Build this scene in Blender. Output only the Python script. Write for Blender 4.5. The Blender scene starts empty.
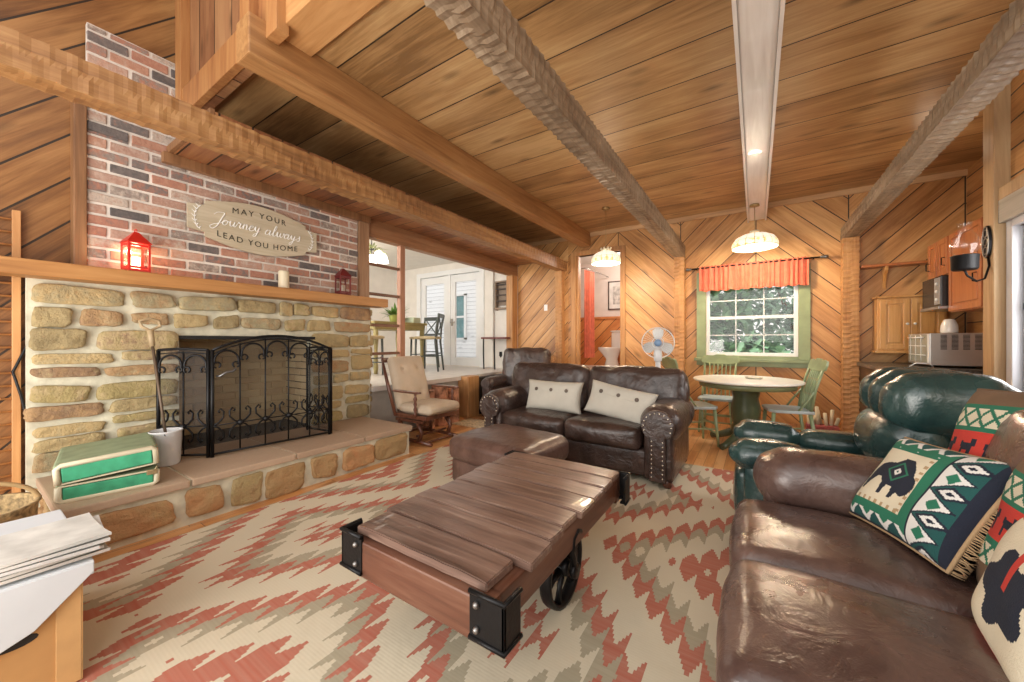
import bpy, bmesh, math, random
from mathutils import Vector, Matrix, noise
C = bpy.context
D = bpy.data
col = C.scene.collection
PI = math.pi
R = math.radians
random.seed(7)

# ------------------------------------------------------------------ camera, world, light, exposure
cam = D.objects.new('camera', D.cameras.new('camera'))
col.objects.link(cam)
cam.location = (0, 0, 1.2)
cam.rotation_euler = (R(90), 0, R(33.4))
cam.data.sensor_width = 36
cam.data.lens = 370 / 1024 * 36
cam.data.clip_start = 0.02
C.scene.camera = cam
vs = C.scene.view_settings
vs.view_transform = 'Standard'
vs.look = 'None'
vs.gamma = 1
vs.use_curve_mapping = False
vs.exposure = 0.38

w = D.worlds.new('sky')
C.scene.world = w
w.use_nodes = True
wn = w.node_tree
bg = wn.nodes['Background']
bg.inputs['Color'].default_value = (1.0, 0.97, 0.93, 1)
bg.inputs['Strength'].default_value = 1.0


def light(name, kind, loc, energy, color=(1, 1, 1), size=0.1, size_y=None, rot=(0, 0, 0)):
    l = D.lights.new(name, kind)
    l.energy = energy
    l.color = color
    if kind == 'AREA':
        l.size = size
        if size_y:
            l.shape = 'RECTANGLE'
            l.size_y = size_y
    elif kind == 'POINT':
        l.shadow_soft_size = size
    elif kind == 'SUN':
        l.angle = size
    o = D.objects.new(name, l)
    o.location = loc
    o.rotation_euler = rot
    col.objects.link(o)
    return o


WARM = (1.0, 0.80, 0.58)
# unseen fill lights added behind the camera, and daylight through the right-hand window
light('rear_fill_light', 'AREA', (-0.8, -2.2, 2.3), 48, (1, 0.97, 0.93), 3.5, 2.4, (R(72), 0, 0))  # soft fill added from behind; no window is built there
light('low_rear_fill_light', 'AREA', (-2.2, -1.5, 0.8), 75, (1, 0.95, 0.88), 2.6, 1.0, (R(118), 0, 0))  # added fill aimed upward to brighten the ceiling boards
light('rear_point_fill', 'POINT', (1.45, -1.3, 1.8), 45, (1, 0.92, 0.82), 0.2)  # unseen point fill added behind the camera; no lamp stands here
light('upper_fill_light', 'AREA', (-1.5, -0.4, 4.4), 12, (1, 0.95, 0.88), 2.5, 2.0, (R(25), 0, 0))  # dim fill added for the loft void; there is no window above
light('side_window_light', 'AREA', (1.8, 3.45, 1.6), 28, (1, 0.98, 0.96), 0.95, 1.1, (R(90), 0, R(90)))
light('back_window_light', 'AREA', (-0.08, 7.4, 3.6), 150, (0.9, 1, 0.97), 1.4, 1.0, (R(-35), 0, 0))
light('dining_fill_light', 'AREA', (-5.7, 0.75, 1.9), 70, (1, 0.99, 0.96), 1.8, 1.6, (R(90), 0, 0))  # fill added out of view inside the dining room; its front wall is solid
light('kitchen_ceiling_light', 'POINT', (1.35, 5.0, 2.9), 1, WARM, 0.1)
light('dining_ceiling_light', 'POINT', (-5.6, 3.0, 2.7), 40, (1, 0.93, 0.82), 0.15)
light('bathroom_ceiling_light', 'POINT', (-2.2, 7.2, 2.75), 25, (1, 0.92, 0.84), 0.12)

# ------------------------------------------------------------------ node helpers
_m = {}


def mat_new(name):
    m = D.materials.new(name)
    m.use_nodes = True
    nt = m.node_tree
    return m, nt, nt.nodes['Principled BSDF']


class NT:
    def __init__(s, nt):
        s.nt = nt

    def n(s, t, **kw):
        x = s.nt.nodes.new(t)
        for k, v in kw.items():
            setattr(x, k, v)
        return x

    def put(s, sock, v):
        if hasattr(v, 'is_output') or isinstance(v, bpy.types.NodeSocket):
            s.nt.links.new(v, sock)
        else:
            sock.default_value = v

    def math(s, op, a, b=0.0, c=0.0):
        x = s.n('ShaderNodeMath', operation=op)
        s.put(x.inputs[0], a)
        s.put(x.inputs[1], b)
        s.put(x.inputs[2], c)
        return x.outputs[0]

    def sep(s, v):
        x = s.n('ShaderNodeSeparateXYZ')
        s.put(x.inputs[0], v)
        return x.outputs

    def comb(s, a, b, c):
        x = s.n('ShaderNodeCombineXYZ')
        for i, q in enumerate((a, b, c)):
            s.put(x.inputs[i], q)
        return x.outputs[0]

    def noise(s, v, scale=5, detail=3, rough=0.5, dist=0.0):
        x = s.n('ShaderNodeTexNoise')
        s.put(x.inputs['Vector'], v)
        x.inputs['Scale'].default_value = scale
        x.inputs['Detail'].default_value = detail
        x.inputs['Roughness'].default_value = rough
        x.inputs['Distortion'].default_value = dist
        return x.outputs['Fac']

    def white(s, v):
        x = s.n('ShaderNodeTexWhiteNoise', noise_dimensions='3D')
        s.put(x.inputs['Vector'], v)
        return x.outputs['Value']

    def ramp(s, f, stops, interp='LINEAR'):
        x = s.n('ShaderNodeValToRGB')
        s.put(x.inputs[0], f)
        cr = x.color_ramp
        cr.interpolation = interp
        while len(cr.elements) < len(stops):
            cr.elements.new(0.5)
        for e, (p, c) in zip(cr.elements, stops):
            e.position = p
            e.color = (*c[:3], 1)
        return x.outputs[0]

    def mix(s, f, a, b, mode='MIX'):
        x = s.n('ShaderNodeMix', data_type='RGBA', blend_type=mode)
        s.put(x.inputs[0], f)
        s.put(x.inputs[6], a if not isinstance(a, tuple) else (*a[:3], 1))
        s.put(x.inputs[7], b if not isinstance(b, tuple) else (*b[:3], 1))
        return x.outputs[2]

    def bump(s, h, strength=0.3, dist=0.01):
        x = s.n('ShaderNodeBump')
        x.inputs['Strength'].default_value = strength
        x.inputs['Distance'].default_value = dist
        s.put(x.inputs['Height'], h)
        return x.outputs[0]

    def coord(s, which='Object'):
        return s.n('ShaderNodeTexCoord').outputs[which]

    def vmul(s, v, k):
        x = s.n('ShaderNodeVectorMath', operation='MULTIPLY')
        s.put(x.inputs[0], v)
        x.inputs[1].default_value = k
        return x.outputs[0]

    def island(s):
        return s.n('ShaderNodeNewGeometry').outputs['Random Per Island']


def plain(name, c, rough=0.5, metal=0.0, var=0.08, nscale=6, bump=0.0, bscale=80, coat=0.0, spec=0.5):
    """a solid colour with a slight mottle of its own"""
    if name in _m:
        return _m[name]
    m, nt, b = mat_new(name)
    t = NT(nt)
    co = t.coord()
    f = t.noise(co, nscale, 4)
    lo = tuple(max(0, x * (1 - var * 2)) for x in c)
    hi = tuple(min(1, x * (1 + var * 2)) for x in c)
    t.put(b.inputs['Base Color'], t.ramp(f, [(0.3, lo), (0.7, hi)]))
    b.inputs['Roughness'].default_value = rough
    b.inputs['Metallic'].default_value = metal
    b.inputs['Coat Weight'].default_value = coat
    b.inputs['Specular IOR Level'].default_value = spec
    if bump:
        t.put(b.inputs['Normal'], t.bump(t.noise(co, bscale, 4), bump, 0.004))
    _m[name] = m
    return m


def grain(t, along, across, other, off, knots=True):
    """wood grain value 0..1 from an along/across pair"""
    v = t.comb(t.math('ADD', t.math('MULTIPLY', along, 1.3), off), t.math('MULTIPLY', across, 16.0), t.math('MULTIPLY', other, 16.0))
    g = t.noise(v, 1.0, 5, 0.6, 1.2)
    v2 = t.comb(t.math('ADD', t.math('MULTIPLY', along, 0.9), off), t.math('MULTIPLY', across, 3.0), off)
    g2 = t.noise(v2, 1.0, 3, 0.5, 0.8)
    return g, g2


def knot_mask(t, along, across, off):
    v = t.comb(t.math('ADD', t.math('MULTIPLY', along, 1.9), off), t.math('MULTIPLY', across, 5.5), off)
    x = t.n('ShaderNodeTexVoronoi')
    t.put(x.inputs['Vector'], v)
    x.inputs['Scale'].default_value = 1.0
    return t.math('SUBTRACT', 1.0, t.math('MINIMUM', t.math('MULTIPLY', x.outputs['Distance'], 4.6), 1.0))


def planks(name, tones, width, across, along, rough=0.45, gap=0.012, seam=(0.03, 0.018, 0.01), tri=None, bump=0.5, coat=0.0, length=None):
    """boards; across/along are 3-vectors in object space; tri=(axis, half period, offset) folds that axis to make chevrons"""
    if name in _m:
        return _m[name]
    m, nt, b = mat_new(name)
    t = NT(nt)
    xyz = t.sep(t.coord())
    p = list(xyz)
    chev = 0.0
    if tri:
        ax, half, off = tri
        q = t.math('ADD', p[ax], off)
        fold = t.math('PINGPONG', q, half)
        chev = t.math('FLOOR', t.math('DIVIDE', q, half))
        p[ax] = fold

    def dot(vec):
        s = None
        for i in range(3):
            if vec[i]:
                q = t.math('MULTIPLY', p[i], vec[i])
                s = q if s is None else t.math('ADD', s, q)
        return s
    ac, al = dot(across), dot(along)
    k = t.math('DIVIDE', ac, width)
    idx = t.math('FLOOR', k)
    fr = t.math('FRACT', k)
    seg = 0.0
    if length:
        lo = t.math('ADD', t.math('DIVIDE', al, length), t.math('MULTIPLY', t.white(t.comb(idx, 3.1, chev)), 7.0))
        seg = t.math('FLOOR', lo)
    rnd = t.white(t.comb(idx, seg, chev))
    off = t.math('MULTIPLY', rnd, 37.0)
    g, g2 = grain(t, al, ac, 0.0, off)
    fine = t.noise(t.comb(t.math('ADD', t.math('MULTIPLY', al, 3.5), off), t.math('MULTIPLY', ac, 70.0), 0.0), 1.0, 4, 0.7)
    f = t.math('ADD', t.math('ADD', t.math('ADD', t.math('MULTIPLY', g, 0.5), t.math('MULTIPLY', fine, 0.28)), t.math('MULTIPLY', t.math('SUBTRACT', g2, 0.37), 0.55)), t.math('MULTIPLY', t.math('SUBTRACT', rnd, 0.42), 0.26))
    n = len(tones)
    c = t.ramp(f, [(0.27 + 0.40 * i / (n - 1), tones[i]) for i in range(n)])
    kn = knot_mask(t, al, ac, off)
    c = t.mix(t.math('MULTIPLY', kn, 0.75), c, tuple(x * 0.25 for x in tones[0]))
    e = gap / width / 2
    d = t.math('MINIMUM', fr, t.math('SUBTRACT', 1.0, fr))
    gm = t.math('LESS_THAN', d, e)
    if length:
        fl = t.math('FRACT', lo)
        gm = t.math('MAXIMUM', gm, t.math('LESS_THAN', fl, 0.004 / length))
    if tri:
        dd = t.math('MINIMUM', fold, t.math('SUBTRACT', tri[1], fold))
        gm = t.math('MAXIMUM', gm, t.math('LESS_THAN', dd, 0.006))
    c = t.mix(gm, c, seam)
    t.put(b.inputs['Base Color'], c)
    b.inputs['Roughness'].default_value = rough
    b.inputs['Coat Weight'].default_value = coat
    h = t.math('SUBTRACT', t.math('MULTIPLY', g, 0.15), gm)
    t.put(b.inputs['Normal'], t.bump(h, bump, 0.006))
    _m[name] = m
    return m


def timber(name, tones, axis=1, rough=0.5, bump=0.25, hewn=0.0, coat=0.0, fine=1.0):
    """a solid piece of timber with grain along an axis; hewn adds adze scoops"""
    if name in _m:
        return _m[name]
    m, nt, b = mat_new(name)
    t = NT(nt)
    xyz = t.sep(t.coord())
    al = t.math('MULTIPLY', xyz[axis], fine)
    a2 = t.math('MULTIPLY', xyz[(axis + 1) % 3], fine)
    a3 = t.math('MULTIPLY', xyz[(axis + 2) % 3], fine)
    v = t.comb(t.math('MULTIPLY', al, 1.5), t.math('MULTIPLY', a2, 22.0), t.math('MULTIPLY', a3, 22.0))
    g = t.noise(v, 1.0, 5, 0.6, 0.8)
    g2 = t.noise(t.comb(t.math('MULTIPLY', al, 1.2), t.math('MULTIPLY', a2, 4.0), t.math('MULTIPLY', a3, 4.0)), 1.0, 3)
    f = t.math('ADD', t.math('MULTIPLY', g, 0.6), t.math('MULTIPLY', g2, 0.4))
    n = len(tones)
    c = t.ramp(f, [(0.3 + 0.4 * i / (n - 1), tones[i]) for i in range(n)])
    t.put(b.inputs['Base Color'], c)
    b.inputs['Roughness'].default_value = rough
    b.inputs['Coat Weight'].default_value = coat
    t.put(b.inputs['Normal'], t.bump(g, bump, 0.004))
    _m[name] = m
    return m


def leather(name, c1, c2, rough=0.32, wr=0.5, scale=1.0, coat=0.15):
    if name in _m:
        return _m[name]
    m, nt, b = mat_new(name)
    t = NT(nt)
    co = t.coord()
    f = t.noise(co, 7 * scale, 5, 0.6)
    t.put(b.inputs['Base Color'], t.ramp(f, [(0.32, c1), (0.68, c2)]))
    t.put(b.inputs['Roughness'], t.math('ADD', t.math('MULTIPLY', t.noise(co, 9, 3), 0.2), rough - 0.1))
    b.inputs['Coat Weight'].default_value = coat
    b.inputs['Coat Roughness'].default_value = 0.25
    v = t.n('ShaderNodeTexVoronoi')
    t.put(v.inputs['Vector'], co)
    v.inputs['Scale'].default_value = 160
    h = t.math('ADD', t.math('MULTIPLY', t.noise(co, 9 * scale, 4, 0.6, 1.5), 1.0), t.math('MULTIPLY', v.outputs['Distance'], 0.05))
    t.put(b.inputs['Normal'], t.bump(h, wr, 0.02))
    _m[name] = m
    return m


def islands(name, stops, rough=0.85, bump=0.5, bscale=14, mott=0.35, interp='LINEAR', bd=0.01):
    """stone or brick whose every piece has its own colour"""
    if name in _m:
        return _m[name]
    m, nt, b = mat_new(name)
    t = NT(nt)
    co = t.coord()
    r = t.island()
    nz = t.noise(co, bscale, 6, 0.65)
    f = t.math('ADD', r, t.math('MULTIPLY', t.math('SUBTRACT', nz, 0.5), mott))
    c = t.ramp(f, stops, interp)
    c = t.mix(t.math('MULTIPLY', t.noise(co, 60, 3), 0.5), c, (0.75, 0.72, 0.65), 'OVERLAY')
    t.put(b.inputs['Base Color'], c)
    b.inputs['Roughness'].default_value = rough
    t.put(b.inputs['Normal'], t.bump(t.noise(co, bscale * 1.5, 7, 0.7), bump, bd))
    _m[name] = m
    return m


def glass(name, c=(1, 1, 1), rough=0.0):
    if name in _m:
        return _m[name]
    m, nt, b = mat_new(name)
    for n in list(nt.nodes):
        if n.type != 'OUTPUT_MATERIAL':
            nt.nodes.remove(n)
    t = NT(nt)
    tr = t.n('ShaderNodeBsdfTransparent')
    tr.inputs[0].default_value = (*c, 1)
    gl = t.n('ShaderNodeBsdfGlossy')
    gl.inputs['Roughness'].default_value = 0.02
    mx = t.n('ShaderNodeMixShader')
    fr = t.n('ShaderNodeLayerWeight')
    fr.inputs[0].default_value = 0.5
    pw = t.math('ADD', 0.03, t.math('MULTIPLY', 0.3, t.math('POWER', fr.outputs['Facing'], 4.0)))
    nt.links.new(pw, mx.inputs[0])
    nt.links.new(tr.outputs[0], mx.inputs[1])
    nt.links.new(gl.outputs[0], mx.inputs[2])
    nt.links.new(mx.outputs[0], nt.nodes['Material Output'].inputs[0])
    _m[name] = m
    return m


def glow(name, c, strength, base=(0.9, 0.85, 0.75)):
    if name in _m:
        return _m[name]
    m, nt, b = mat_new(name)
    b.inputs['Base Color'].default_value = (*base, 1)
    b.inputs['Emission Color'].default_value = (*c, 1)
    b.inputs['Emission Strength'].default_value = strength
    b.inputs['Roughness'].default_value = 0.3
    _m[name] = m
    return m


# ------------------------------------------------------------------ mesh helpers
class MB:
    def __init__(s):
        s.bm = bmesh.new()

    def _new(s, before):
        s.bm.verts.ensure_lookup_table()
        return s.bm.verts[before:]

    def box(s, x0, x1, y0, y1, z0, z1, bev=0.0, M=None, mi=0, seg=2):
        t = bmesh.new()
        bmesh.ops.create_cube(t, size=1)
        for v in t.verts:
            v.co = Vector(((x0 + x1) / 2 + v.co.x * (x1 - x0), (y0 + y1) / 2 + v.co.y * (y1 - y0), (z0 + z1) / 2 + v.co.z * (z1 - z0)))
        if bev:
            bmesh.ops.bevel(t, geom=t.edges[:], offset=bev, segments=seg, profile=0.6, affect='EDGES')
        s.add(t, M, mi)
        return s

    def add(s, t, M=None, mi=0):
        if M is not None:
            t.transform(M)
        vm = {}
        for v in t.verts:
            vm[v] = s.bm.verts.new(v.co)
        for f in t.faces:
            try:
                g = s.bm.faces.new([vm[v] for v in f.verts])
                g.material_index = mi if mi else f.material_index
                g.smooth = f.smooth
            except ValueError:
                pass
        t.free()
        return s

    def tube(s, pts, r, seg=8, mi=0, cap=True, closed=False):
        pts = [Vector(p) for p in pts]
        n = len(pts)
        rr = r if isinstance(r, (list, tuple)) else [r] * n
        rings = []
        up = None
        for i, p in enumerate(pts):
            if closed:
                d = pts[(i + 1) % n] - pts[i - 1]
            else:
                d = pts[min(i + 1, n - 1)] - pts[max(i - 1, 0)]
            d.normalize()
            if up is None:
                up = Vector((0, 0, 1)) if abs(d.z) < 0.9 else Vector((1, 0, 0))
            a = d.cross(up)
            if a.length < 1e-5:
                a = d.cross(Vector((0.3, 1, 0.2)))
            a.normalize()
            b = a.cross(d).normalized()
            up = b
            rings.append([s.bm.verts.new(p + (a * math.cos(2 * PI * k / seg) + b * math.sin(2 * PI * k / seg)) * rr[i]) for k in range(seg)])
        m = n if closed else n - 1
        for i in range(m):
            A, B = rings[i], rings[(i + 1) % n]
            for k in range(seg):
                f = s.bm.faces.new((A[k], A[(k + 1) % seg], B[(k + 1) % seg], B[k]))
                f.material_index = mi
                f.smooth = True
        if cap and not closed:
            for q in (rings[0][::-1], rings[-1]):
                f = s.bm.faces.new(q)
                f.material_index = mi
        return s

    def lathe(s, prof, c=(0, 0, 0), seg=24, M=None, mi=0, closed=False):
        t = bmesh.new()
        rings = []
        for r, z in prof:
            if r < 1e-5:
                rings.append([t.verts.new((c[0], c[1], c[2] + z))])
            else:
                rings.append([t.verts.new((c[0] + r * math.cos(2 * PI * k / seg), c[1] + r * math.sin(2 * PI * k / seg), c[2] + z)) for k in range(seg)])
        prs = list(zip(rings, rings[1:]))
        if closed:
            prs.append((rings[-1], rings[0]))
        for A, B in prs:
            for k in range(seg):
                a = [A[k % len(A)], A[(k + 1) % len(A)], B[(k + 1) % len(B)], B[k % len(B)]]
                u = []
                for v in a:
                    if v not in u:
                        u.append(v)
                if len(u) > 2:
                    try:
                        f = t.faces.new(u)
                        f.smooth = True
                    except ValueError:
                        pass
        s.add(t, M, mi)
        return s

    def prism(s, poly, t0, t1, plane='xz', bev=0.0, M=None, mi=0, smooth=False):
        """extrude a 2-D outline; plane names the two axes, the third is the thickness"""
        t = bmesh.new()
        def P(a, b, h):
            return {'xz': (a, h, b), 'xy': (a, b, h), 'yz': (h, a, b)}[plane]
        A = [t.verts.new(P(a, b, t0)) for a, b in poly]
        B = [t.verts.new(P(a, b, t1)) for a, b in poly]
        n = len(poly)
        t.faces.new(A)
        t.faces.new(B[::-1])
        for i in range(n):
            t.faces.new((A[i], B[i], B[(i + 1) % n], A[(i + 1) % n]))
        bmesh.ops.recalc_face_normals(t, faces=t.faces[:])
        if bev:
            es = [e for e in t.edges if all(len(f.verts) == n or True for f in e.link_faces) and any(len(f.verts) == n and n > 4 for f in e.link_faces)]
            if n <= 4:
                es = t.edges[:]
            bmesh.ops.bevel(t, geom=es, offset=bev, segments=3, profile=0.5, affect='EDGES')
        if smooth:
            for f in t.faces:
                f.smooth = True
        s.add(t, M, mi)
        return s

    def soft(s, c, size, r, puff=(0, 0, 0), n=14, amp=0.0, fr=6, M=None, seed=0, mi=0, crease=0.0):
        """a rounded, stuffed block: padding bulges each face, amp adds wrinkles"""
        t = bmesh.new()
        bmesh.ops.create_cube(t, size=2)
        bmesh.ops.subdivide_edges(t, edges=t.edges[:], cuts=n, use_grid_fill=True)
        h = Vector(size) / 2
        r = min(r, min(h) * 0.99)
        for v in t.verts:
            p = v.co.copy()
            q = Vector((math.sin(p.x * PI / 2) if 0 else p.x, p.y, p.z))
            # denser samples towards the edges
            q = Vector([math.copysign(abs(a) ** 0.75, a) for a in q])
            w_ = Vector((q.x * h.x, q.y * h.y, q.z * h.z))
            inner = Vector([max(-h[i] + r, min(h[i] - r, w_[i])) for i in range(3)])
            d = w_ - inner
            if d.length > 1e-9:
                w_ = inner + d.normalized() * r
            nrm = (w_ - inner).normalized() if d.length > 1e-9 else Vector((0, 0, 1))
            bx = (1 - q.y ** 2) * (1 - q.z ** 2)
            by = (1 - q.x ** 2) * (1 - q.z ** 2)
            bz = (1 - q.x ** 2) * (1 - q.y ** 2)
            w_ += Vector((puff[0] * bx * q.x, puff[1] * by * q.y, puff[2] * bz * q.z))
            if amp:
                s3 = Vector((seed * 3.7, seed * 1.3, seed * 5.1))
                k = noise.noise(w_ * fr + s3) + 0.5 * noise.noise(w_ * fr * 2.3 + s3)
                k2 = 1 - abs(noise.noise(Vector((w_.x * fr * 1.1, w_.y * fr * 1.1, w_.z * fr * 0.6)) + s3)) * 2
                w_ += nrm * amp * (k + crease * (-max(0, k2) ** 6))
            v.co = w_ + Vector(c)
        for f in t.faces:
            f.smooth = True
        s.add(t, M, mi)
        return s

    def done(s, name, mats, parent=None, smooth=None, loc=None):
        me = D.meshes.new(name)
        bmesh.ops.recalc_face_normals(s.bm, faces=s.bm.faces[:])
        if smooth is not None:
            for f in s.bm.faces:
                f.smooth = smooth
        s.bm.to_mesh(me)
        s.bm.free()
        for m in (mats if isinstance(mats, (list, tuple)) else [mats]):
            me.materials.append(m)
        o = D.objects.new(name, me)
        col.objects.link(o)
        if parent is not None:
            o.parent = parent
        if loc:
            o.location = loc
        return o


def thing(name, label, cat, loc=(0, 0, 0), rz=0.0, group=None):
    o = D.objects.new(name, None)
    o.empty_display_size = 0.1
    col.objects.link(o)
    o.location = loc
    o.rotation_euler = (0, 0, rz)
    return tag(o, label, cat, group)


def tag(o, label, cat, group=None):
    o['label'] = label
    o['category'] = cat
    if group:
        o['group'] = group
    return o


def struct(o):
    o['kind'] = 'structure'
    return o


def kids(o):
    return [x for x in D.objects if x.parent == o]


def dup(root, loc=None, rz=None, label=None, group=None):
    def cp(o, par):
        c = o.copy()
        col.objects.link(c)
        c.parent = par
        for k in kids(o):
            cp(k, c)
        return c
    r = cp(root, root.parent)
    if loc is not None:
        r.location = loc
    if rz is not None:
        r.rotation_euler = (0, 0, rz)
    if label:
        r['label'] = label
    if group:
        r['group'] = group
    return r


def T(x=0, y=0, z=0):
    return Matrix.Translation((x, y, z))


def Rot(a, ax='Z'):
    return Matrix.Rotation(a, 4, ax)


def arc(cx, cz, r, a0, a1, n=10):
    return [(cx + r * math.cos(a0 + (a1 - a0) * i / n), cz + r * math.sin(a0 + (a1 - a0) * i / n)) for i in range(n + 1)]


def wall_with_hole(name, mat, plane, t0, t1, a0, a1, b0, b1, holes):
    """a wall slab from rectangles around rectangular holes (a = horizontal, b = height)"""
    m = MB()
    As = sorted({a0, a1, *[h[0] for h in holes], *[h[1] for h in holes]})
    Bs = sorted({b0, b1, *[h[2] for h in holes], *[h[3] for h in holes]})
    for i in range(len(As) - 1):
        run = None
        for j in range(len(Bs) - 1):
            ca, cb = (As[i] + As[i + 1]) / 2, (Bs[j] + Bs[j + 1]) / 2
            if any(h[0] < ca < h[1] and h[2] < cb < h[3] for h in holes):
                continue
            if plane == 'x':
                m.box(t0, t1, As[i], As[i + 1], Bs[j], Bs[j + 1])
            else:
                m.box(As[i], As[i + 1], t0, t1, Bs[j], Bs[j + 1])
    return struct(m.done(name, mat))
# ------------------------------------------------------------------ materials of the place
PINE = [(0.30, 0.125, 0.035), (0.52, 0.26, 0.09), (0.68, 0.39, 0.16)]
CEIL = [(0.22, 0.115, 0.042), (0.44, 0.255, 0.105), (0.60, 0.40, 0.19)]
M_ceil = planks('ceiling_boards', CEIL, 0.37, (0, 1, 0), (1, 0, 0), 0.38, gap=0.010)
M_back = planks('chevron_boards', PINE, 0.215, (0.7071, 0, 0.7071), (0.7071, 0, -0.7071), 0.42, gap=0.010, tri=(0, 0.97, 9.7))
M_slash = planks('diagonal_boards', PINE, 0.195, (-0.7071, 0, 0.7071), (0.7071, 0, 0.7071), 0.42, gap=0.010)
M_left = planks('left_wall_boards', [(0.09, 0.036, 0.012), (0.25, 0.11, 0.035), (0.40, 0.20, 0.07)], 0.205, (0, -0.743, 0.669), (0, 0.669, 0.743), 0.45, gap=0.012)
M_flat = planks('level_boards', PINE, 0.2, (0, 0, 1), (1, 0, 0), 0.45)
M_flaty = planks('level_boards_side', PINE, 0.2, (0, 0, 1), (0, 1, 0), 0.45)
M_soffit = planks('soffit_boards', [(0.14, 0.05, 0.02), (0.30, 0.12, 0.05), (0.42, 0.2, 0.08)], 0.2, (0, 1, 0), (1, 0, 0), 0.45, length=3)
M_floor = planks('oak_floor', [(0.42, 0.16, 0.05), (0.62, 0.29, 0.10), (0.74, 0.40, 0.17)], 0.085, (1, 0, 0), (0, 1, 0), 0.3, gap=0.003, seam=(0.15, 0.05, 0.015), bump=0.15, coat=0.2, length=0.9)
M_beam = timber('smooth_beam', [(0.22, 0.095, 0.033), (0.40, 0.20, 0.075), (0.52, 0.30, 0.125)], 1, 0.4)
M_beamx = timber('smooth_beam_across', [(0.26, 0.11, 0.04), (0.5, 0.25, 0.09), (0.62, 0.34, 0.14)], 0)
M_hewn = timber('hewn_beam', [(0.15, 0.062, 0.022), (0.32, 0.155, 0.055), (0.46, 0.26, 0.10)], 1, bump=0.4)
M_hewng = timber('hewn_grey_beam', [(0.10, 0.065, 0.04), (0.27, 0.19, 0.12), (0.42, 0.33, 0.23)], 1, bump=0.4)
M_post = timber('post_timber', [(0.25, 0.105, 0.035), (0.48, 0.24, 0.09), (0.62, 0.36, 0.15)], 2, bump=0.3)
M_postd = timber('post_timber_dark', [(0.12, 0.05, 0.02), (0.25, 0.12, 0.05), (0.36, 0.18, 0.08)], 2, bump=0.3)
M_postt = timber('post_timber_tan', [(0.34, 0.2, 0.1), (0.5, 0.33, 0.17), (0.6, 0.42, 0.24)], 2, bump=0.2)
M_mantel = timber('mantel_timber', [(0.26, 0.105, 0.03), (0.42, 0.195, 0.06), (0.52, 0.27, 0.095)], 1, bump=0.2)
M_whitebeam = timber('glare_pale_beam', [(0.58, 0.52, 0.47), (0.70, 0.65, 0.60), (0.78, 0.74, 0.70)], 1, 0.28, bump=0.1, coat=0.5)  # glossy light wood; part of its window glare is put into the pale colour
M_white = plain('white_paint', (0.78, 0.74, 0.68), 0.6, var=0.02)
M_trimw = plain('white_vinyl', (0.82, 0.83, 0.83), 0.35, var=0.01)
M_pale = plain('pale_pink_paint', (0.72, 0.62, 0.56), 0.7, var=0.02)
M_green = plain('sage_paint', (0.27, 0.33, 0.18), 0.5, var=0.06)
M_black = plain('black_iron', (0.012, 0.012, 0.013), 0.42, 0.6, var=0.2, bump=0.2)
M_glass = glass('clear_glass')
M_mortar = plain('mortar', (0.60, 0.57, 0.44), 0.95, var=0.12, nscale=9, bump=0.9, bscale=35)
M_bmortar = plain('brick_mortar', (0.72, 0.66, 0.59), 0.95, var=0.08, bump=0.6, bscale=60)
M_stone = islands('field_stone', [(0.0, (0.27, 0.21, 0.11)), (0.2, (0.40, 0.31, 0.16)), (0.4, (0.46, 0.34, 0.17)), (0.55, (0.33, 0.29, 0.18)), (0.7, (0.38, 0.24, 0.12)), (0.82, (0.24, 0.15, 0.09)), (0.9, (0.42, 0.32, 0.18)), (1.0, (0.34, 0.27, 0.12))], 0.85, 0.85, 13, 0.55, bd=0.03)
M_stoneo = islands('orange_field_stone', [(0.0, (0.42, 0.22, 0.10)), (0.3, (0.36, 0.25, 0.12)), (0.55, (0.46, 0.24, 0.11)), (0.8, (0.38, 0.30, 0.15)), (1.0, (0.34, 0.17, 0.09))], 0.85, 0.9, 10, 0.4, bd=0.035)
M_slab = islands('hearth_slab', [(0.0, (0.33, 0.23, 0.16)), (1.0, (0.44, 0.33, 0.24))], 0.6, 0.3, 6, 0.5)
M_brick = islands('old_brick', [(0.0, (0.10, 0.09, 0.09)), (0.16, (0.18, 0.15, 0.14)), (0.26, (0.36, 0.17, 0.12)), (0.42, (0.43, 0.24, 0.17)), (0.55, (0.46, 0.33, 0.27)), (0.68, (0.36, 0.21, 0.16)), (0.8, (0.48, 0.40, 0.34)), (0.9, (0.24, 0.20, 0.18)), (1.0, (0.40, 0.20, 0.14))], 0.9, 0.9, 26, 0.5)
M_fbrick = islands('fire_brick', [(0.0, (0.45, 0.33, 0.19)), (1.0, (0.60, 0.46, 0.28))], 0.9, 0.4, 14, 0.3)
M_soot = plain('sooty_iron', (0.015, 0.014, 0.013), 0.9)
M_concrete = plain('grey_platform', (0.42, 0.38, 0.33), 0.7, var=0.06)
M_diningfloor = plain('pale_floor', (0.60, 0.56, 0.52), 0.35, var=0.05)
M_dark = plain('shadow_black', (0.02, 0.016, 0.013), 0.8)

XW = -3.95     # fireplace wall
YB = 6.2       # far wall
H = 3.1

# ------------------------------------------------------------------ floor, platform, rooms beyond
m = MB(); m.box(-4.6, 2.4, -0.9, YB + 0.1, -0.1, 0)
struct(m.done('floor', M_floor))
m = MB(); m.box(-7.4, -4.7, 0.6, YB + 0.05, 0.5, 0.64); m.box(-4.7, XW - 0.12, 2.84, YB + 0.05, 0.5, 0.64)
m.box(XW - 0.12, XW + 0.05, 2.84, YB - 0.2, 0.58, 0.64)
struct(m.done('floor_dining', M_diningfloor))
m = MB(); m.box(XW - 0.12, XW - 0.02, 2.84, YB - 0.2, 0, 0.58)
struct(m.done('trim_1', M_concrete))
m = MB(); m.box(-3.6, -1.5, YB + 0.1, 8.3, 0.5, 0.64)
struct(m.done('floor_bathroom', M_diningfloor))

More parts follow.
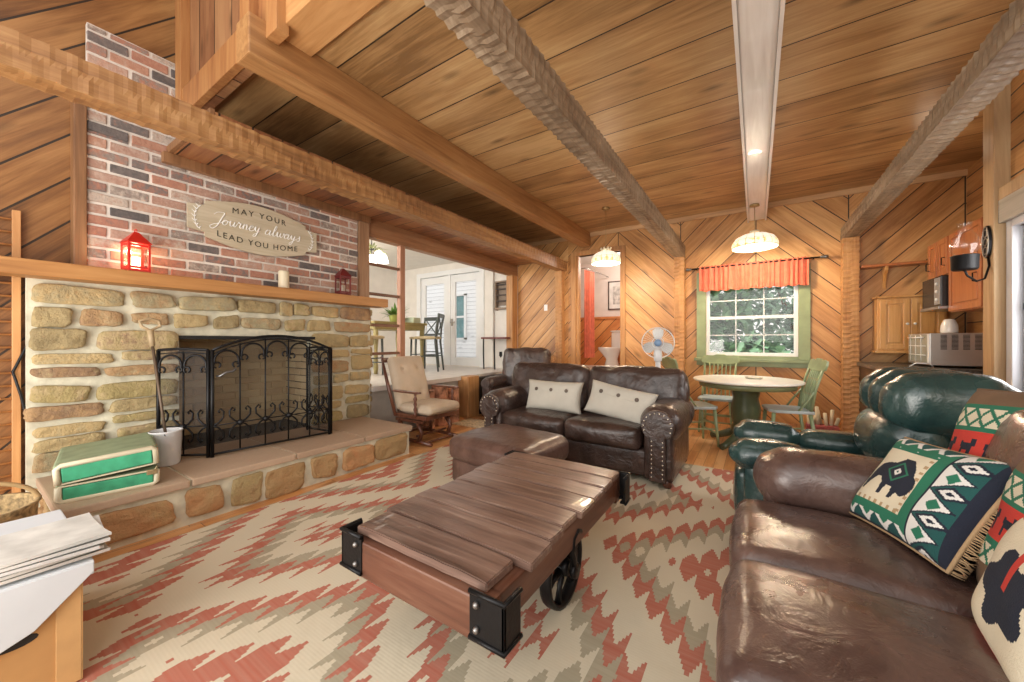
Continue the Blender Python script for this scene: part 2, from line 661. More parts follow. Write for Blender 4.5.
# ceiling
m = MB()
m.box(-4.1, 2.4, 1.12, YB + 0.1, H, H + 0.08)
struct(m.done('ceiling', M_ceil))
m = MB(); m.box(-7.4, XW - 0.12, 0.6, YB + 0.05, 2.95, 3.03)
struct(m.done('ceiling_dining', M_white))
m = MB(); m.box(-3.6, -1.5, YB + 0.1, 8.3, 3.0, 3.06)
struct(m.done('ceiling_bathroom', M_white))
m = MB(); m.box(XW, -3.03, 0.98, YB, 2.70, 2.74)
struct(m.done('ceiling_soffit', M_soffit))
m = MB(); m.box(-4.8, -1.2, -1.2, 1.12, 4.6, 4.68)
struct(m.done('ceiling_loft', M_soffit))

# far wall with its window and the bathroom doorway
wall_with_hole('wall_back', M_back, 'y', YB, YB + 0.1, -2.86, 2.4, 0, H + 0.1, [(-2.70, -1.90, 0.64, 2.72), (-0.62, 0.47, 0.99, 2.08)])
m = MB(); m.box(XW + 0.001, -2.86, YB, YB + 0.1, 0, H + 0.1)
struct(m.done('wall_back_switch', M_slash))
wall_with_hole('wall_dining_back', M_white, 'y', YB, YB + 0.1, -7.5, XW, 0.5, 3.0, [(-6.72, -4.88, 0.66, 2.72)])
m = MB(); m.box(-7.5, -7.4, 0.6, YB + 0.1, 0.5, 3.0)
struct(m.done('wall_dining_left', M_white))
m = MB(); m.box(-7.4, XW - 0.1, 0.5, 0.6, 0.5, 3.0)
struct(m.done('wall_dining_front', M_white))
# left wall
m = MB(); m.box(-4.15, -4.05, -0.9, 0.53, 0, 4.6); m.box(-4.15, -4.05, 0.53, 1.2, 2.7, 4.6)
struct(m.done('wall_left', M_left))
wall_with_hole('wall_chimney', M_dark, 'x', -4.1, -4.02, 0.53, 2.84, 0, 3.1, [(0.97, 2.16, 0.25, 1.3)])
# header above the dining opening
m = MB(); m.box(XW - 0.12, XW, 2.78, YB, 2.48, 2.74, 0.006)
struct(m.done('trim_2', timber('header_timber', [(0.16, 0.07, 0.03), (0.3, 0.14, 0.06), (0.42, 0.22, 0.11)], 1)))
m = MB(); m.box(XW - 0.12, XW, 2.78, YB, 2.74, 3.1)
struct(m.done('wall_over_opening', M_flaty))
# loft rim boards with framed panel
m = MB(); m.box(-3.93, -2.44, 1.06, 1.12, 3.0, 4.6)
struct(m.done('wall_loft', planks('loft_boards', [(0.2, 0.08, 0.035), (0.33, 0.155, 0.07), (0.42, 0.22, 0.10)], 0.3, (1, 0, 0), (0, 0, 1), 0.5)))
m = MB()
m.box(-3.93, -3.80, 1.0, 1.06, 2.99, 4.6, 0.004)
m.box(-2.66, -2.53, 0.98, 1.06, 2.99, 4.6, 0.004)
m.box(-3.80, -2.66, 1.01, 1.06, 2.99, 3.2, 0.004)
m.box(-2.53, -2.30, 1.03, 1.10, 3.0, 4.6, 0.003)
struct(m.done('trim_3', timber('loft_frame', [(0.24, 0.085, 0.03), (0.40, 0.175, 0.06), (0.52, 0.27, 0.10)], 2)))
m = MB(); m.box(-2.44, 2.2, 1.08, 1.30, 3.06, 3.4, 0.004)
struct(m.done('trim_4', M_beamx))

# bathroom shell
m = MB(); m.box(-3.6, -1.5, 8.2, 8.3, 1.72, 3.06); m.box(-3.7, -3.6, YB + 0.1, 8.3, 1.72, 3.06); m.box(-1.5, -1.4, YB + 0.1, 8.3, 1.72, 3.06)
struct(m.done('wall_bathroom', M_pale))
m = MB(); m.box(-3.6, -1.5, 8.17, 8.3, 0.5, 1.72)
struct(m.done('wall_bathroom_panel', planks('orange_boards', [(0.5, 0.16, 0.04), (0.66, 0.26, 0.08), (0.74, 0.34, 0.12)], 0.19, (-0.7071, 0, 0.7071), (0.7071, 0, 0.7071), 0.4)))
m = MB(); m.box(-3.7, -3.6, YB + 0.1, 8.3, 0.5, 1.72); m.box(-1.5, -1.4, YB + 0.1, 8.3, 0.5, 1.72); m.box(-3.6, -1.5, 8.14, 8.17, 1.70, 1.75)
struct(m.done('wall_bathroom_side', plain('orange_wood', (0.6, 0.22, 0.07), 0.4)))

# right wall (window) and kitchen alcove
wall_with_hole('wall_right', M_flaty, 'x', 1.56, 1.66, -0.9, 4.36, 0, H, [(3.02, 4.2, 0.85, 2.02)])
m = MB(); m.box(1.95, 2.05, 4.4, YB, 0, H)
struct(m.done('wall_kitchen', M_flaty))
m = MB(); m.box(1.56, 1.95, 4.36, 4.44, 0, H)
struct(m.done('wall_kitchen_front', M_flat))

# ------------------------------------------------------------------ beams and posts
def hewn_beam(name, x0, x1, y0, y1, z0, z1, mat, seed, amp=0.010, L=0.062):
    t = bmesh.new()
    ny = int((y1 - y0) / 0.018)
    per = []
    k = 5
    for i in range(k): per.append((i / k, 0))
    for i in range(k): per.append((1, i / k))
    for i in range(k): per.append((1 - i / k, 1))
    for i in range(k): per.append((0, 1 - i / k))
    rows = []
    rnd = random.Random(seed)
    ph = [0.0] * (ny + 1)
    for f in range(4):
        pass
    def scoop(face, y, lane):
        q = y / L + lane * 0.5 + face * 0.31
        j = math.floor(q)
        rr = random.Random(hash((seed, face, lane, j)) & 0xffff).random()
        u = q - j
        return -(amp * (0.5 + 0.7 * rr)) * (1 - (2 * u - 1) ** 2) - 0.003 * noise.noise(Vector((y * 30, face, lane)))
    for i in range(ny + 1):
        y = y0 + (y1 - y0) * i / ny
        r = []
        for a, b in per:
            x = x0 + (x1 - x0) * a
            z = z0 + (z1 - z0) * b
            d = Vector((0, 0, 0))
            if b == 0: d.z -= scoop(0, y, int(a * 1.99)) * 1.0
            if b == 1: d.z += scoop(1, y, 0)
            if a == 1: d.x += scoop(2, y, int(b * 1.99))
            if a == 0: d.x -= scoop(3, y, int(b * 1.99))
            r.append(t.verts.new((x + d.x, y, z + d.z)))
        rows.append(r)
    n = len(per)
    for i in range(ny):
        for q in range(n):
            t.faces.new((rows[i][q], rows[i][(q + 1) % n], rows[i + 1][(q + 1) % n], rows[i + 1][q]))
    t.faces.new(rows[0]); t.faces.new(rows[-1][::-1])
    m = MB(); m.add(t)
    return struct(m.done(name, mat))

hewn_beam('trim_5', -3.04, -2.88, -0.6, YB, 2.47, 2.65, M_hewn, 1, 0.006, 0.09)
hewn_beam('trim_6', -1.05, -0.90, 0.6, YB, 2.47, 2.66, M_hewng, 2)
hewn_beam('trim_7', 0.89, 1.05, 0.4, YB, 2.47, 2.62, M_hewng, 3)

def smooth_beam(name, x0, x1, y0, y1, z0, z1, mat):
    m = MB(); m.box(x0, x1, y0, y1, z0, z1, 0.008)
    return struct(m.done(name, mat))
smooth_beam('trim_8', -2.60, -2.43, 0.94, YB, 2.86, 3.1, M_beam)
smooth_beam('trim_9', -0.08, 0.10, 0.6, YB - 0.03, 2.88, 3.1, M_whitebeam)
m = MB(); m.box(-0.10, -0.08, 0.6, YB - 0.03, 2.86, 3.1); m.box(0.10, 0.12, 0.6, YB - 0.03, 2.86, 3.1)
struct(m.done('trim_10', M_whitebeam))
# ceiling trim along the far wall, soffit ledger, small mouldings
m = MB(); m.box(XW, 2.0, YB - 0.03, YB, 3.03, 3.1, 0.004)
struct(m.done('trim_11', timber('crown_wood', [(0.4, 0.22, 0.1), (0.55, 0.33, 0.16), (0.65, 0.42, 0.22)], 0)))
m = MB(); m.box(XW, XW + 0.06, 0.92, 2.8, 2.62, 2.70, 0.004); m.box(XW, -3.04, 0.95, 0.98, 2.70, 2.76, 0.004)
struct(m.done('trim_12', M_postd))

def hewn_post(name, cx, cy, wx, wy, z0, z1, mat, seed):
    o = hewn_beam(name, -wx / 2, wx / 2, z0, z1, -wy / 2, wy / 2, mat, seed, 0.009)
    for v in o.data.vertices:
        x, y, z = v.co
        v.co = (cx + x, cy + z, y)
    return o
hewn_post('trim_13', -0.97, YB - 0.075, 0.15, 0.15, 0, 2.47, M_post, 11)
hewn_post('trim_14', 0.97, YB - 0.075, 0.16, 0.15, 0, 2.47, M_post, 12)
hewn_post('trim_15', -2.99, YB - 0.07, 0.14, 0.14, 0, 2.48, M_post, 13)
m = MB(); m.box(XW - 0.07, XW + 0.03, 2.665, 2.80, 1.712, 2.7, 0.006)
struct(m.done('trim_16', timber('opening_post', [(0.2, 0.1, 0.05), (0.34, 0.19, 0.1), (0.45, 0.28, 0.16)], 2)))
m = MB(); m.box(XW - 0.14, XW + 0.0, 6.0, 6.19, 0.64, 2.48, 0.006)
struct(m.done('trim_17', M_post))
m = MB(); m.box(-4.05, XW + 0.02, 0.465, 0.528, 1.711, 2.9, 0.006)
struct(m.done('trim_18', M_postd))
# railing ladder between the two opening posts
m = MB(); m.box(XW - 0.09, XW - 0.02, 3.31, 3.39, 0.64, 2.48, 0.004)
mt = timber('rail_wood', [(0.25, 0.11, 0.06), (0.38, 0.18, 0.1), (0.48, 0.25, 0.15)], 2)
struct(m.done('trim_19', mt))
m = MB()
for z in (2.16, 1.79, 1.40, 1.04):
    m.box(XW - 0.07, XW - 0.04, 2.80, 3.31, z - 0.018, z + 0.018, 0.004)
struct(m.done('trim_20', timber('rail_dark', [(0.1, 0.04, 0.02), (0.2, 0.09, 0.05), (0.28, 0.13, 0.08)], 1)))
# low platform post and dark step side
m = MB(); m.box(XW - 0.02, -3.75, 4.45, 4.72, 0, 0.64, 0.008)
struct(m.done('trim_21', M_post))
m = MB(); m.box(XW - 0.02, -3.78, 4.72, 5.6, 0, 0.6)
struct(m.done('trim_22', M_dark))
# corner post by the right window and its header
m = MB(); m.box(1.48, 1.62, 4.28, 4.44, 0, H, 0.005)
struct(m.done('trim_23', M_postt))
m = MB(); m.box(1.50, 1.60, 1.5, 4.28, 2.07, 2.24, 0.005)
struct(m.done('trim_24', timber('grey_header', [(0.3, 0.27, 0.22), (0.42, 0.39, 0.33), (0.52, 0.49, 0.43)], 1)))
m = MB(); m.box(1.50, 1.60, 1.5, 4.28, 2.24, 2.33, 0.005)
struct(m.done('trim_25', M_postt))
# baseboards
m = MB(); m.box(-2.86, 0.9, YB - 0.02, YB, 0, 0.1, 0.003)
struct(m.done('baseboard_back', M_post))

# bathroom door casing and open door edge
m = MB()
m.box(-2.80, -2.70, YB - 0.03, YB + 0.1, 0, 2.8, 0.004)
m.box(-1.90, -1.82, YB - 0.03, YB + 0.1, 0, 2.8, 0.004)
m.box(-2.70, -1.90, YB - 0.03, YB + 0.1, 2.72, 2.80, 0.004)
m.box(-2.70, -2.66, YB + 0.0, YB + 0.1, 0.64, 2.72, 0.003)
m.box(-2.70, -1.90, YB, YB + 0.1, 0.56, 0.64)
struct(m.done('door_1', M_postt if False else M_post))

# ------------------------------------------------------------------ windows and patio doors
def sash_window(name, x0, x1, z0, z1, y, mat, cols=3, rows=2):
    m = MB()
    f = 0.045
    zm = (z0 + z1) / 2
    m.box(x0, x0 + f, y, y + 0.06, z0, z1, 0.004); m.box(x1 - f, x1, y, y + 0.06, z0, z1, 0.004)
    m.box(x0 + f - 0.004, x1 - f + 0.004, y + 0.001, y + 0.059, z0, z0 + f, 0.003); m.box(x0 + f - 0.004, x1 - f + 0.004, y + 0.001, y + 0.059, z1 - f, z1, 0.003)
    m.box(x0 + f, x1 - f, y + 0.01, y + 0.05, zm - 0.022, zm + 0.022, 0.003)
    for a, b in ((z0 + f, zm), (zm, z1 - f)):
        for i in range(1, cols):
            x = x0 + f + (x1 - x0 - 2 * f) * i / cols
            m.box(x - 0.006, x + 0.006, y + 0.025, y + 0.035, a, b)
        for i in range(1, rows):
            z = a + (b - a) * i / rows
            m.box(x0 + f, x1 - f, y + 0.025, y + 0.035, z - 0.006, z + 0.006)
    o = struct(m.done(name, mat))
    g = MB(); g.box(x0 + f, x1 - f, y + 0.036, y + 0.040, z0 + f, z1 - f)
    p = g.done('pane', M_glass, o)
    return o

win = sash_window('window_1', -0.62, 0.47, 0.99, 2.08, YB + 0.01, M_trimw)
m = MB()
m.box(-0.745, -0.62, YB - 0.03, YB, 0.95, 2.18, 0.005); m.box(0.47, 0.595, YB - 0.03, YB, 0.95, 2.18, 0.005)
m.box(-0.744, 0.594, YB - 0.029, YB + 0.001, 2.181, 2.22, 0.003); m.box(-0.62, 0.47, YB - 0.028, YB, 2.08, 2.18, 0.003)
m.box(-0.775, 0.625, YB - 0.07, YB + 0.001, 0.905, 0.949, 0.006); m.box(-0.62, 0.47, YB - 0.03, YB, 0.95, 0.99, 0.003)
m.box(-0.745, 0.595, YB - 0.028, YB, 0.84, 0.904, 0.005)
m.done('window_frame', M_green, win)

def side_window(name):
    m = MB()
    x, y0, y1, z0, z1 = 1.58, 3.02, 4.2, 0.85, 2.02
    f = 0.07
    m.box(x, x + 0.06, y0, y0 + f, z0, z1, 0.004); m.box(x, x + 0.06, y1 - f, y1, z0, z1, 0.004)
    m.box(x + 0.001, x + 0.059, y0 + f - 0.004, y1 - f + 0.004, z0, z0 + f, 0.003); m.box(x + 0.001, x + 0.059, y0 + f - 0.004, y1 - f + 0.004, z1 - f, z1, 0.003)
    m.box(x, x + 0.05, y0, y1, 1.42, 1.47, 0.003)
    m.box(x - 0.05, x, y1 - 0.02, y1 + 0.06, z0 - 0.08, z1 + 0.07, 0.005)
    m.box(x - 0.05, x, y0 - 0.06, y0 + 0.02, z0 - 0.08, z1 + 0.07, 0.005)
    m.box(x - 0.05, x, y0, y1, z1, z1 + 0.07, 0.005); m.box(x - 0.07, x, y0 - 0.06, y1 + 0.06, z0 - 0.08, z0, 0.005)
    o = struct(m.done(name, plain('grey_white_frame', (0.55, 0.56, 0.6), 0.4, var=0.02)))
    g = MB(); g.box(x + 0.03, x + 0.034, y0 + f, y1 - f, z0 + f, z1 - f)
    g.done('pane', M_glass, o)
side_window('window_2')

m = MB()
for x0, x1 in ((-6.70, -5.84), (-5.76, -4.90)):
    f = 0.13
    y = YB + 0.02
    m.box(x0, x0 + f, y, y + 0.05, 0.66, 2.68, 0.004); m.box(x1 - f, x1, y, y + 0.05, 0.66, 2.68, 0.004)
    m.box(x0 + f, x1 - f, y, y + 0.05, 0.66, 0.84, 0.004); m.box(x0 + f, x1 - f, y, y + 0.05, 2.52, 2.68, 0.004)
m.box(-6.82, -6.70, YB - 0.03, YB + 0.08, 0.64, 2.8, 0.004); m.box(-4.90, -4.78, YB - 0.03, YB + 0.08, 0.64, 2.8, 0.004)
m.box(-6.70, -4.90, YB - 0.029, YB + 0.079, 2.69, 2.799, 0.003); m.box(-5.84, -5.76, YB, YB + 0.06, 0.66, 2.69, 0.004)
pd = struct(m.done('door_2', M_trimw))
g = MB(); g.box(-6.57, -5.97, YB + 0.04, YB + 0.045, 0.84, 2.52); g.box(-5.63, -5.03, YB + 0.04, YB + 0.045, 0.84, 2.52)
g.done('pane', M_glass, pd)
m = MB()
m.tube([(-5.71, YB - 0.01, 1.62), (-5.71, YB - 0.05, 1.62), (-5.58, YB - 0.05, 1.62)], 0.011)
m.box(-5.73, -5.69, YB - 0.012, YB + 0.03, 1.54, 1.70, 0.004)
m.done('door_handle', plain('steel', (0.5, 0.48, 0.45), 0.25, 0.9), pd)
# a pale inner door leaf folded against the wall beside the patio door
m = MB(); m.box(-4.74, -4.52, YB - 0.06, YB - 0.01, 0.66, 2.7, 0.004)
struct(m.done('door_3', M_white))

# ------------------------------------------------------------------ fireplace
fp = thing('fireplace', 'stone fireplace with raised hearth, wooden mantel and brick chimney breast', 'fireplace', (0, 0, 0))

def stone_patch(mb, a0, a1, b0, b1, f, holes=(), hr=(0.075, 0.19), wr=(0.15, 0.50), rnd=random.Random(3), gap=0.024, depth=0.035, skip=0.0):
    def split(r):
        w_, h_ = r[1] - r[0], r[3] - r[2]
        can_w, can_h = w_ > 2 * wr[0], h_ > 2 * hr[0]
        if w_ > wr[1] or h_ > hr[1] or ((can_w or can_h) and rnd.random() < 0.25 and w_ * h_ > 0.05):
            if h_ > hr[1] and can_h and (not can_w or w_ < wr[1] or rnd.random() < 0.62):
                c = r[2] + h_ * rnd.uniform(0.36, 0.64)
                c = max(r[2] + hr[0], min(r[3] - hr[0], c))
                return split((r[0], r[1], r[2], c)) + split((r[0], r[1], c, r[3]))
            if can_w:
                c = r[0] + w_ * rnd.uniform(0.34, 0.66)
                c = max(r[0] + wr[0], min(r[1] - wr[0], c))
                return split((r[0], c, r[2], r[3])) + split((c, r[1], r[2], r[3]))
        return [r]
    if holes:
        h0, h1, g0, g1 = holes[0]
        cells = split((a0, h0, b0, g1 + 0.06)) + split((h1, a1, b0, g1 + 0.06)) + split((a0, a1, g1 + 0.06, b1))
    else:
        cells = split((a0, a1, b0, b1))
    if True:
        if True:
            if True:
                pieces = cells
                for (p0, p1, q0, q1) in pieces:
                    ca, cb = (p0 + p1) / 2 + rnd.uniform(-.008, .008), (q0 + q1) / 2 + rnd.uniform(-.008, .008)
                    ha, hb = (p1 - p0) / 2 - gap * rnd.uniform(0.12, 0.55), (q1 - q0) / 2 - gap * rnd.uniform(0.12, 0.5)
                    dp = depth * rnd.uniform(0.5, 1.2)
                    jx, jy = min(ha * 0.25, 0.035), min(hb * 0.40, 0.03)
                    quad = []
                    for qx, qy in ((-1, -1), (1, -1), (1, 1), (-1, 1)):
                        quad.append((qx * (ha - rnd.uniform(0, jx) * (rnd.random() < 0.7)), qy * (hb - rnd.uniform(0, jy) * (rnd.random() < 0.7))))
                    if rnd.random() < 0.4:
                        k0 = rnd.randrange(4); c0, c1 = quad[k0], quad[(k0 + 1) % 4]
                        quad.insert(k0 + 1, ((c0[0] + c1[0]) / 2 * 1.02, (c0[1] + c1[1]) / 2 * rnd.uniform(0.95, 1.12)))
                    fine = []
                    for k in range(len(quad)):
                        c0, c1 = quad[k], quad[(k + 1) % len(quad)]
                        for q in range(5):
                            fine.append((c0[0] + (c1[0] - c0[0]) * q / 5, c0[1] + (c1[1] - c0[1]) * q / 5))
                    for _ in range(1):
                        fine = [((fine[k - 1][0] + fine[k][0] * 2 + fine[(k + 1) % len(fine)][0]) / 4, (fine[k - 1][1] + fine[k][1] * 2 + fine[(k + 1) % len(fine)][1]) / 4) for k in range(len(fine))]
                    fine = [(x + rnd.uniform(-.004, .004), y + rnd.uniform(-.004, .004)) for x, y in fine]
                    n = len(fine)
                    t = bmesh.new()
                    rings = []
                    sd = rnd.random() * 100
                    for sc, dd in ((1.02, -0.03), (1.0, 0.6 * dp), (0.965, dp * 0.95), (0.82, dp * 0.97), (0.6, dp * 1.05), (0.3, dp)):
                        rg = []
                        for k in range(n):
                            x, y = fine[k][0] * sc, fine[k][1] * sc
                            nz = noise.noise(Vector((x * 11 + sd, y * 22, sd))) * 0.016 if dd > 0.4 * dp else 0
                            rg.append(t.verts.new(f(ca + x, cb + y, dd + nz)))
                        rings.append(rg)
                    for A, B in zip(rings, rings[1:]):
                        for k in range(n):
                            t.faces.new((A[k], A[(k + 1) % n], B[(k + 1) % n], B[k])).smooth = True
                    t.faces.new(rings[-1]).smooth = True
                    mb.add(t)

SY0, SY1 = 0.27, 2.83
OP = (1.03, 2.10, 0.0, 1.235)
m = MB()
for (y0, y1, z0, z1) in ((SY0, 1.03, 0, 1.62), (2.10, SY1, 0, 1.62), (1.03, 2.10, 1.235, 1.62)):
    m.box(-4.02, XW, y0, y1, z0, z1)
m.done('mortar', M_mortar, fp)
m = MB()
stone_patch(m, SY0, SY1, 0.30, 1.60, lambda a, b, n: (XW + n, a, b), holes=[OP], rnd=random.Random(8))
m2 = random.Random(5)
stone_patch(m, -4.0, XW, 0.30, 1.6, lambda a, b, n: (a, SY1 + n, b), hr=(0.1, 0.2), wr=(0.05, 0.08), rnd=m2)
m.done('stone_surround', M_stone, fp)
# firebox: brick lined recess
m = MB()
m.box(-4.62, -4.55, 0.95, 2.18, 0.25, 1.3)
def bricks(mb, f, a0, a1, b0, b1, bw, bh, gp, dp, rnd, jit=0.003, bev=0.004):
    r = 0
    b = b0
    while b < b1 - 0.01:
        a = a0 - (bw / 2 if r % 2 else 0)
        while a < a1 - 0.01:
            p0, p1 = max(a, a0), min(a + bw - gp, a1)
            q1 = min(b + bh - gp, b1)
            if p1 - p0 > 0.02 and q1 - b > 0.015:
                t = bmesh.new()
                bmesh.ops.create_cube(t, size=1)
                j = rnd.uniform(-jit, jit)
                for v in t.verts:
                    u, w2, n = v.co.x + .5, v.co.y + .5, v.co.z + .5
                    v.co = Vector((p0 + (p1 - p0) * u + rnd.uniform(-.002, .002), b + (q1 - b) * w2 + rnd.uniform(-.002, .002), -0.02 + (dp + 0.02 + j) * n))
                bmesh.ops.bevel(t, geom=t.edges[:], offset=bev, segments=1, affect='EDGES')
                for v in t.verts:
                    v.co = Vector(f(*v.co))
                mb.add(t)
            a += bw
        b += bh
        r += 1
bricks(m, lambda a, b, n: (-4.55 + n, a, b), 0.95, 2.18, 0.30, 1.28, 0.23, 0.075, 0.008, 0.012, random.Random(4))
bricks(m, lambda a, b, n: (a, 2.14 - n, b), -4.55, -4.0, 0.30, 1.28, 0.23, 0.075, 0.008, 0.012, random.Random(5))
bricks(m, lambda a, b, n: (a, 0.99 + n, b), -4.55, -4.0, 0.30, 1.28, 0.23, 0.075, 0.008, 0.012, random.Random(6))
m.done('fire_brick', M_fbrick, fp)
m = MB()
m.box(-4.6, -4.0, 2.14, 2.2, 0.25, 1.3); m.box(-4.6, -4.0, 0.93, 0.99, 0.25, 1.3); m.box(-4.6, -3.97, 0.95, 2.18, 1.235, 1.3); m.box(-4.62, XW, 0.95, 2.18, 0.2, 0.30)
m.done('firebox', plain('soot', (0.07, 0.06, 0.05), 0.95), fp)
m = MB(); m.box(-4.0, XW + 0.03, 0.97, 2.14, 1.215, 1.245, 0.002)
m.done('lintel_bar', M_soot, fp)
# brick chimney breast
BY0, BY1 = 0.53, 2.66
m = MB(); m.box(-4.0, XW - 0.005, BY0, BY1, 1.68, 2.72); m.box(-4.0, XW - 0.005, BY0, 1.1, 2.72, 3.46)
m.done('brick_mortar', M_bmortar, fp)
m = MB()
bricks(m, lambda a, b, n: (XW - 0.005 + n, a, b), BY0, BY1, 1.72, 2.70, 0.225, 0.080, 0.019, 0.010, random.Random(14), 0.004, 0.003)
bricks(m, lambda a, b, n: (XW - 0.005 + n, a, b), BY0, 1.1, 2.7001, 3.45, 0.225, 0.080, 0.019, 0.010, random.Random(15), 0.004, 0.003)
m.done('brick_breast', M_brick, fp)
m = MB(); m.box(-3.96, -3.76, -0.9, 2.95, 1.61, 1.71, 0.008)
m.done('mantel_shelf', M_mantel, fp)
# raised hearth
HX = -3.07
m = MB(); m.box(-3.96, HX - 0.02, 0.33, 2.69, 0, 0.245)
m.done('hearth_mortar', M_mortar, fp)
m = MB()
stone_patch(m, 0.34, 2.68, 0.0, 0.25, lambda a, b, n: (HX - 0.02 + n, a, b), hr=(0.13, 0.26), wr=(0.24, 0.56), rnd=random.Random(27), gap=0.04, depth=0.03)
stone_patch(m, -3.94, HX - 0.04, 0.0, 0.25, lambda a, b, n: (a, 0.33 - n, b), hr=(0.08, 0.12), wr=(0.12, 0.25), rnd=random.Random(22), gap=0.03, depth=0.03)
stone_patch(m, -3.94, HX - 0.04, 0.0, 0.25, lambda a, b, n: (a, 2.69 + n, b), hr=(0.1, 0.13), wr=(0.12, 0.25), rnd=random.Random(23), gap=0.03, depth=0.02)
m.done('hearth_stone', M_stoneo, fp)
m = MB()
ys = [0.30, 0.86, 1.52, 2.14, 2.72]
for i in range(4):
    m.box(-3.95, HX + 0.01, ys[i] + 0.006, ys[i + 1] - 0.006, 0.25, 0.30, 0.009)
m.done('hearth_slab', M_slab, fp)
m = MB(); m.box(-3.95, HX - 0.01, 0.31, 2.71, 0.24, 0.292)
m.done('slab_mortar', M_mortar, fp)
# ------------------------------------------------------------------ rug
def rug_mat():
    m, nt, b = mat_new('kilim_weave')
    t = NT(nt)
    x, y, z = t.sep(t.coord())
    W = 0.085
    ux = t.math('ADD', x, 1.52 + 14.2)
    uy = t.math('ADD', t.math('MULTIPLY', t.math('FLOOR', t.math('DIVIDE', t.math('ADD', y, 20.0), 0.011)), 0.011), -20.0 - 0.44 + 17.0)
    cx = t.math('MULTIPLY', t.math('ADD', t.math('FLOOR', t.math('DIVIDE', ux, W)), 0.5), W)
    tent = t.math('PINGPONG', ux, W / 2)
    tent = t.math('DIVIDE', t.math('FLOOR', t.math('MULTIPLY', tent, 2 / W * 5.0)), 5.0)
    fx = t.math('PINGPONG', cx, 0.71)
    fy = t.math('PINGPONG', uy, 0.85)
    d = t.math('ADD', t.math('DIVIDE', fx, 0.71), t.math('DIVIDE', fy, 0.85))
    d = t.math('SUBTRACT', d, t.math('MULTIPLY', tent, 0.12))
    CR, RD, TP, TL = (0.62, 0.555, 0.42), (0.42, 0.095, 0.058), (0.34, 0.30, 0.21), (0.52, 0.46, 0.35)
    st = [(0, CR), (0.09, RD), (0.34, CR), (0.60, TP), (0.73, RD), (0.88, CR), (1.24, RD), (1.38, TP), (1.52, CR), (1.76, RD), (1.88, TL)]
    c = t.ramp(t.math('DIVIDE', t.math('ADD', d, 0.0), 2.0), [(p / 2, q) for p, q in st], 'CONSTANT')
    strip = t.noise(t.comb(t.math('MULTIPLY', x, 0.6), t.math('MULTIPLY', y, 55.0), 0.0), 1.0, 2)
    c = t.mix(t.math('MULTIPLY', strip, 0.35), c, (0.62, 0.55, 0.43))
    t.put(b.inputs['Base Color'], c)
    b.inputs['Roughness'].default_value = 0.95
    b.inputs['Specular IOR Level'].default_value = 0.1
    h = t.math('ADD', t.math('MULTIPLY', t.math('SINE', t.math('MULTIPLY', y, 500.0)), 0.1), t.math('MULTIPLY', t.noise(t.coord(), 8, 3), 6.0))
    t.put(b.inputs['Normal'], t.bump(h, 0.25, 0.003))
    return m
m = MB()
t = bmesh.new()
bmesh.ops.create_grid(t, x_segments=60, y_segments=80, size=1)
for v in t.verts:
    X = -1.2 + v.co.x * 1.75
    Y = 1.66 + v.co.y * 2.27
    v.co = Vector((X, Y, 0.010 + 0.003 * noise.noise(Vector((X * 2, Y * 2, 0)))))
m.add(t)
m.box(-2.95, 0.55, -0.61, 3.93, 0.001, 0.006)
rug = m.done('kilim_rug', rug_mat())
tag(rug, 'large cream, red and taupe kilim rug with stepped diamonds under the wooden cart table', 'rug')
m = MB(); m.box(-3.68, -2.2, 3.98, 4.42, 0.001, 0.009, 0.003)
tag(m.done('woven_mat', plain('beige_weave', (0.5, 0.4, 0.27), 0.95, var=0.25, nscale=30, bump=0.8, bscale=120)), 'small beige woven floor mat behind the loveseat near the glider chair', 'rug')

# ------------------------------------------------------------------ leather seating
L_dark = leather('dark_brown_leather', (0.028, 0.016, 0.013), (0.075, 0.045, 0.036), 0.32, 0.75, coat=0.3)
L_brown = leather('brown_leather', (0.060, 0.033, 0.028), (0.135, 0.082, 0.066), 0.28, 0.28, coat=0.3)
L_otto = leather('cocoa_leather', (0.075, 0.038, 0.028), (0.14, 0.078, 0.06), 0.36, 0.35, coat=0.2)
L_green = leather('teal_leather', (0.010, 0.036, 0.038), (0.034, 0.075, 0.068), 0.26, 0.35, coat=0.45)
L_greeng = L_green
_unused = ()
#'grey_green_leather', (0.12, 0.15, 0.13), (0.22, 0.25, 0.22), 0.34, 0.25, coat=0.3)
M_nail = plain('nailhead_brass', (0.55, 0.5, 0.42), 0.25, 0.95, var=0.02)
M_bun = plain('bun_foot_wood', (0.10, 0.035, 0.02), 0.3)

def stud(mb, x, y, z, r=0.0085):
    t = bmesh.new()
    bmesh.ops.create_uvsphere(t, u_segments=8, v_segments=5, radius=r)
    for v in t.verts:
        v.co = Vector((x + v.co.x, y + v.co.y * 0.6, z + v.co.z))
    for f in t.faces:
        f.smooth = True
    mb.add(t)

